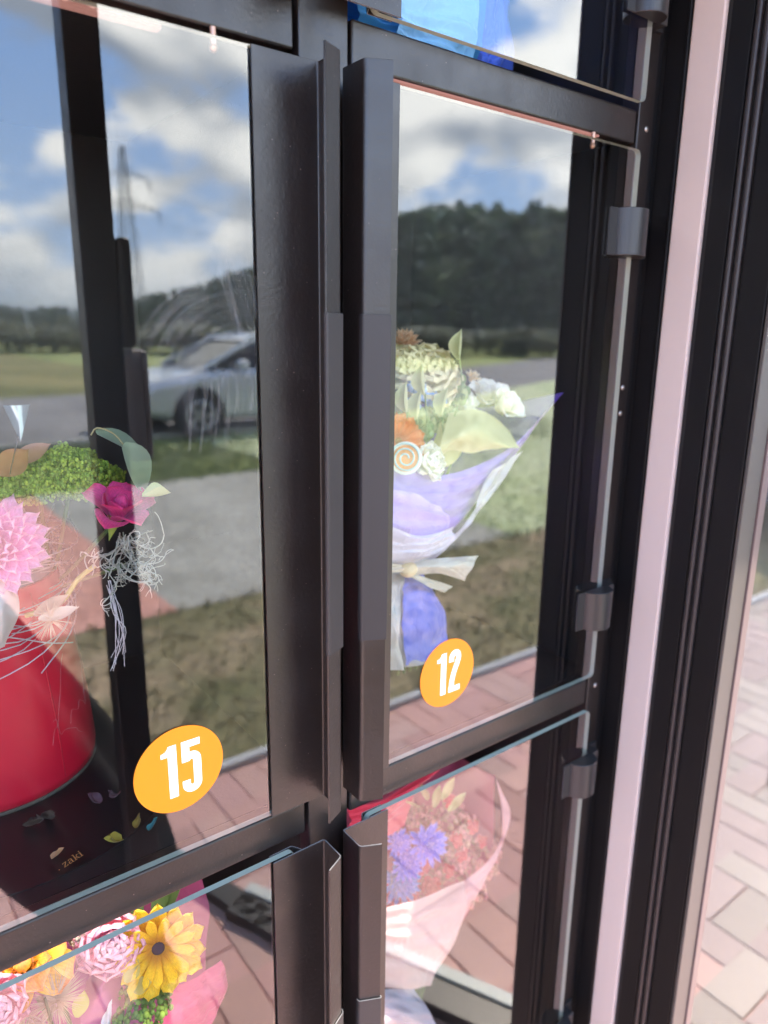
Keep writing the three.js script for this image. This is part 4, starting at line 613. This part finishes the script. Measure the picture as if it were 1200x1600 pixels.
// cars
function car(name, label, paint, pos, turn) {
  const c = thing(name, label, 'car', pos); c.rotation.y = turn;
  const ex = (pts, d, bev) => { const s = new THREE.Shape(); s.moveTo(...pts[0]); s.splineThru(pts.slice(1).map((p) => new THREE.Vector2(...p))); const g = new THREE.ExtrudeGeometry(s, { depth: d - 2 * bev, bevelEnabled: true, bevelThickness: bev, bevelSize: bev * 0.55, bevelOffset: -bev * 0.55, bevelSegments: 5, curveSegments: 40 }); g.translate(0, 0, -d / 2 + bev); return g; };
  const body = [[0.08, 0.34], [0.0, 0.48], [0.03, 0.66], [0.25, 0.80], [0.7, 0.90], [1.15, 0.97], [1.8, 0.99], [3.0, 1.0], [4.1, 1.0], [4.34, 0.92], [4.42, 0.7], [4.4, 0.42], [4.3, 0.28], [3.95, 0.24], [2.2, 0.22], [0.6, 0.24], [0.08, 0.34]];
  mesh('body', ex(body, 1.78, 0.22), paint, c);
  const gh = [[1.0, 0.93], [1.42, 1.18], [1.85, 1.40], [2.4, 1.455], [3.2, 1.44], [3.85, 1.36], [4.22, 1.0], [3.8, 0.95], [2.4, 0.94], [1.0, 0.93]];
  mesh('window_glass', ex(gh, 1.50, 0.16), phys([0.012, 0.016, 0.02], 0.06, { ior: 1.6 }), c);
  const rf = [[1.72, 1.375], [1.95, 1.43], [2.4, 1.487], [3.2, 1.475], [3.9, 1.39], [3.85, 1.355], [3.2, 1.42], [2.4, 1.43], [1.95, 1.40], [1.72, 1.375]];
  mesh('roof', ex(rf, 1.42, 0.10), paint, c);
  for (const z of [-0.765, 0.765]) {
    mesh('pillar', merge([bar(V(0.98, 0.97, z), V(1.80, 1.40, z * 0.86), 0.06), bar(V(2.62, 0.98, z * 1.0), V(2.66, 1.42, z * 0.86), 0.07), bar(V(3.7, 0.98, z), V(3.62, 1.38, z * 0.86), 0.08)]), paint, c);
    mesh('side_mirror', new THREE.SphereGeometry(0.12, 16, 10).scale(0.8, 0.65, 1).translate(1.48, 1.04, z * 1.26), paint, c);
    mesh('roof_rail', bar(V(2.0, 1.485, z * 0.8), V(3.7, 1.46, z * 0.8), 0.035), CUT, c);
    for (const x of [0.86, 3.5]) {
      mesh('arch', new THREE.CylinderGeometry(0.37, 0.37, 0.05, 36).rotateX(Math.PI / 2).translate(x, 0.36, z * 1.14), DARK, c);
      const w = mesh('wheel', new THREE.CylinderGeometry(0.32, 0.32, 0.2, 36).rotateX(Math.PI / 2).translate(x, 0.32, z * 1.05), std([0.02, 0.02, 0.02], 0.8), c);
      const sp = [new THREE.TorusGeometry(0.2, 0.022, 8, 30).translate(x, 0.32, z * 1.19)]; for (let i = 0; i < 5; i++) { const a = i * 1.2566; sp.push(bar(V(x, 0.32, z * 1.19), V(x + Math.cos(a) * 0.2, 0.32 + Math.sin(a) * 0.2, z * 1.19), 0.04)); }
      mesh('rim', merge(sp), CUT, w);
    }
  }
  for (const z of [-0.62, 0.62]) mesh('headlight', new THREE.SphereGeometry(0.16, 16, 10).scale(1.1, 0.5, 0.9).translate(0.17, 0.70, z), phys([0.7, 0.75, 0.8], 0.1, {}), c);
  return c;
}
car('parked_car', 'silver blue estate car standing at the kerb across the grass', phys([0.52, 0.54, 0.57], 0.25, { clearcoat: 1, metalness: 0.3 }), V(3.15, 0, 9.75), 0).scale.set(1, 0.94, 1);
car('parked_car', 'dark blue car parked on the lawn beside the paving', phys([0.02, 0.04, 0.16], 0.3, { clearcoat: 1 }), V(4.95, 0, 2.65), 0);

{ // grass blades on the lawns
  const r = rng(404), P = [], n = 7; for (let i = 0; i < n; i++) { const a = i / n * 6.283 + r(), q = 0.012 + 0.02 * r(), h = 0.6 + 0.4 * r(), l = 0.3 + 0.3 * r(), x = Math.cos(a) * q, z = Math.sin(a) * q, w = 0.004; P.push(x - Math.sin(a) * w, 0, z + Math.cos(a) * w, x + Math.sin(a) * w, 0, z - Math.cos(a) * w, x + Math.cos(a) * l * 0.08, h * 0.09, z + Math.sin(a) * l * 0.08); }
  const g = new THREE.BufferGeometry(); g.setAttribute('position', new THREE.Float32BufferAttribute(P, 3)); g.computeVertexNormals();
  const spots = []; for (let i = 0; i < 15000; i++) { const x = -1 + 11 * r(), far = r() < 0.55, z = far ? 6.15 + 2.9 * r() : 1.55 + 1.5 * r(); if (far && x > 3.9 + r() && r() < 0.3) continue; spots.push([x, z, far ? 0.5 : 0.4, far ? [0.14, 0.19, 0.07] : (r() < 0.6 ? [0.32, 0.26, 0.16] : [0.18, 0.20, 0.09])]); }
  for (let i = 0; i < 5000; i++) spots.push([3.7 + 7 * r(), 2.9 + 6 * r() * r(), 0.45, [0.40, 0.45, 0.25]]);
  const im = shadows(new THREE.InstancedMesh(g, std([1, 1, 1], 0.8, { side: THREE.DoubleSide }), spots.length)); im.name = 'grass'; im.userData.kind = 'stuff'; im.userData.label = 'short grass on the lawn and verge'; const Q = new THREE.Quaternion();
  spots.forEach(([x, z, k, c], i) => { const s = k * (0.6 + 0.7 * r()); Q.setFromAxisAngle(V(0, 1, 0), r() * 6.283); im.setMatrixAt(i, new THREE.Matrix4().compose(V(x, 0.004, z), Q, V(s, s, s))); const q = 0.7 + 0.6 * r(); im.setColorAt(i, new THREE.Color(c[0] * q, c[1] * q, c[2] * q)); }); scene.add(im);
}
renderer.render(scene, camera);
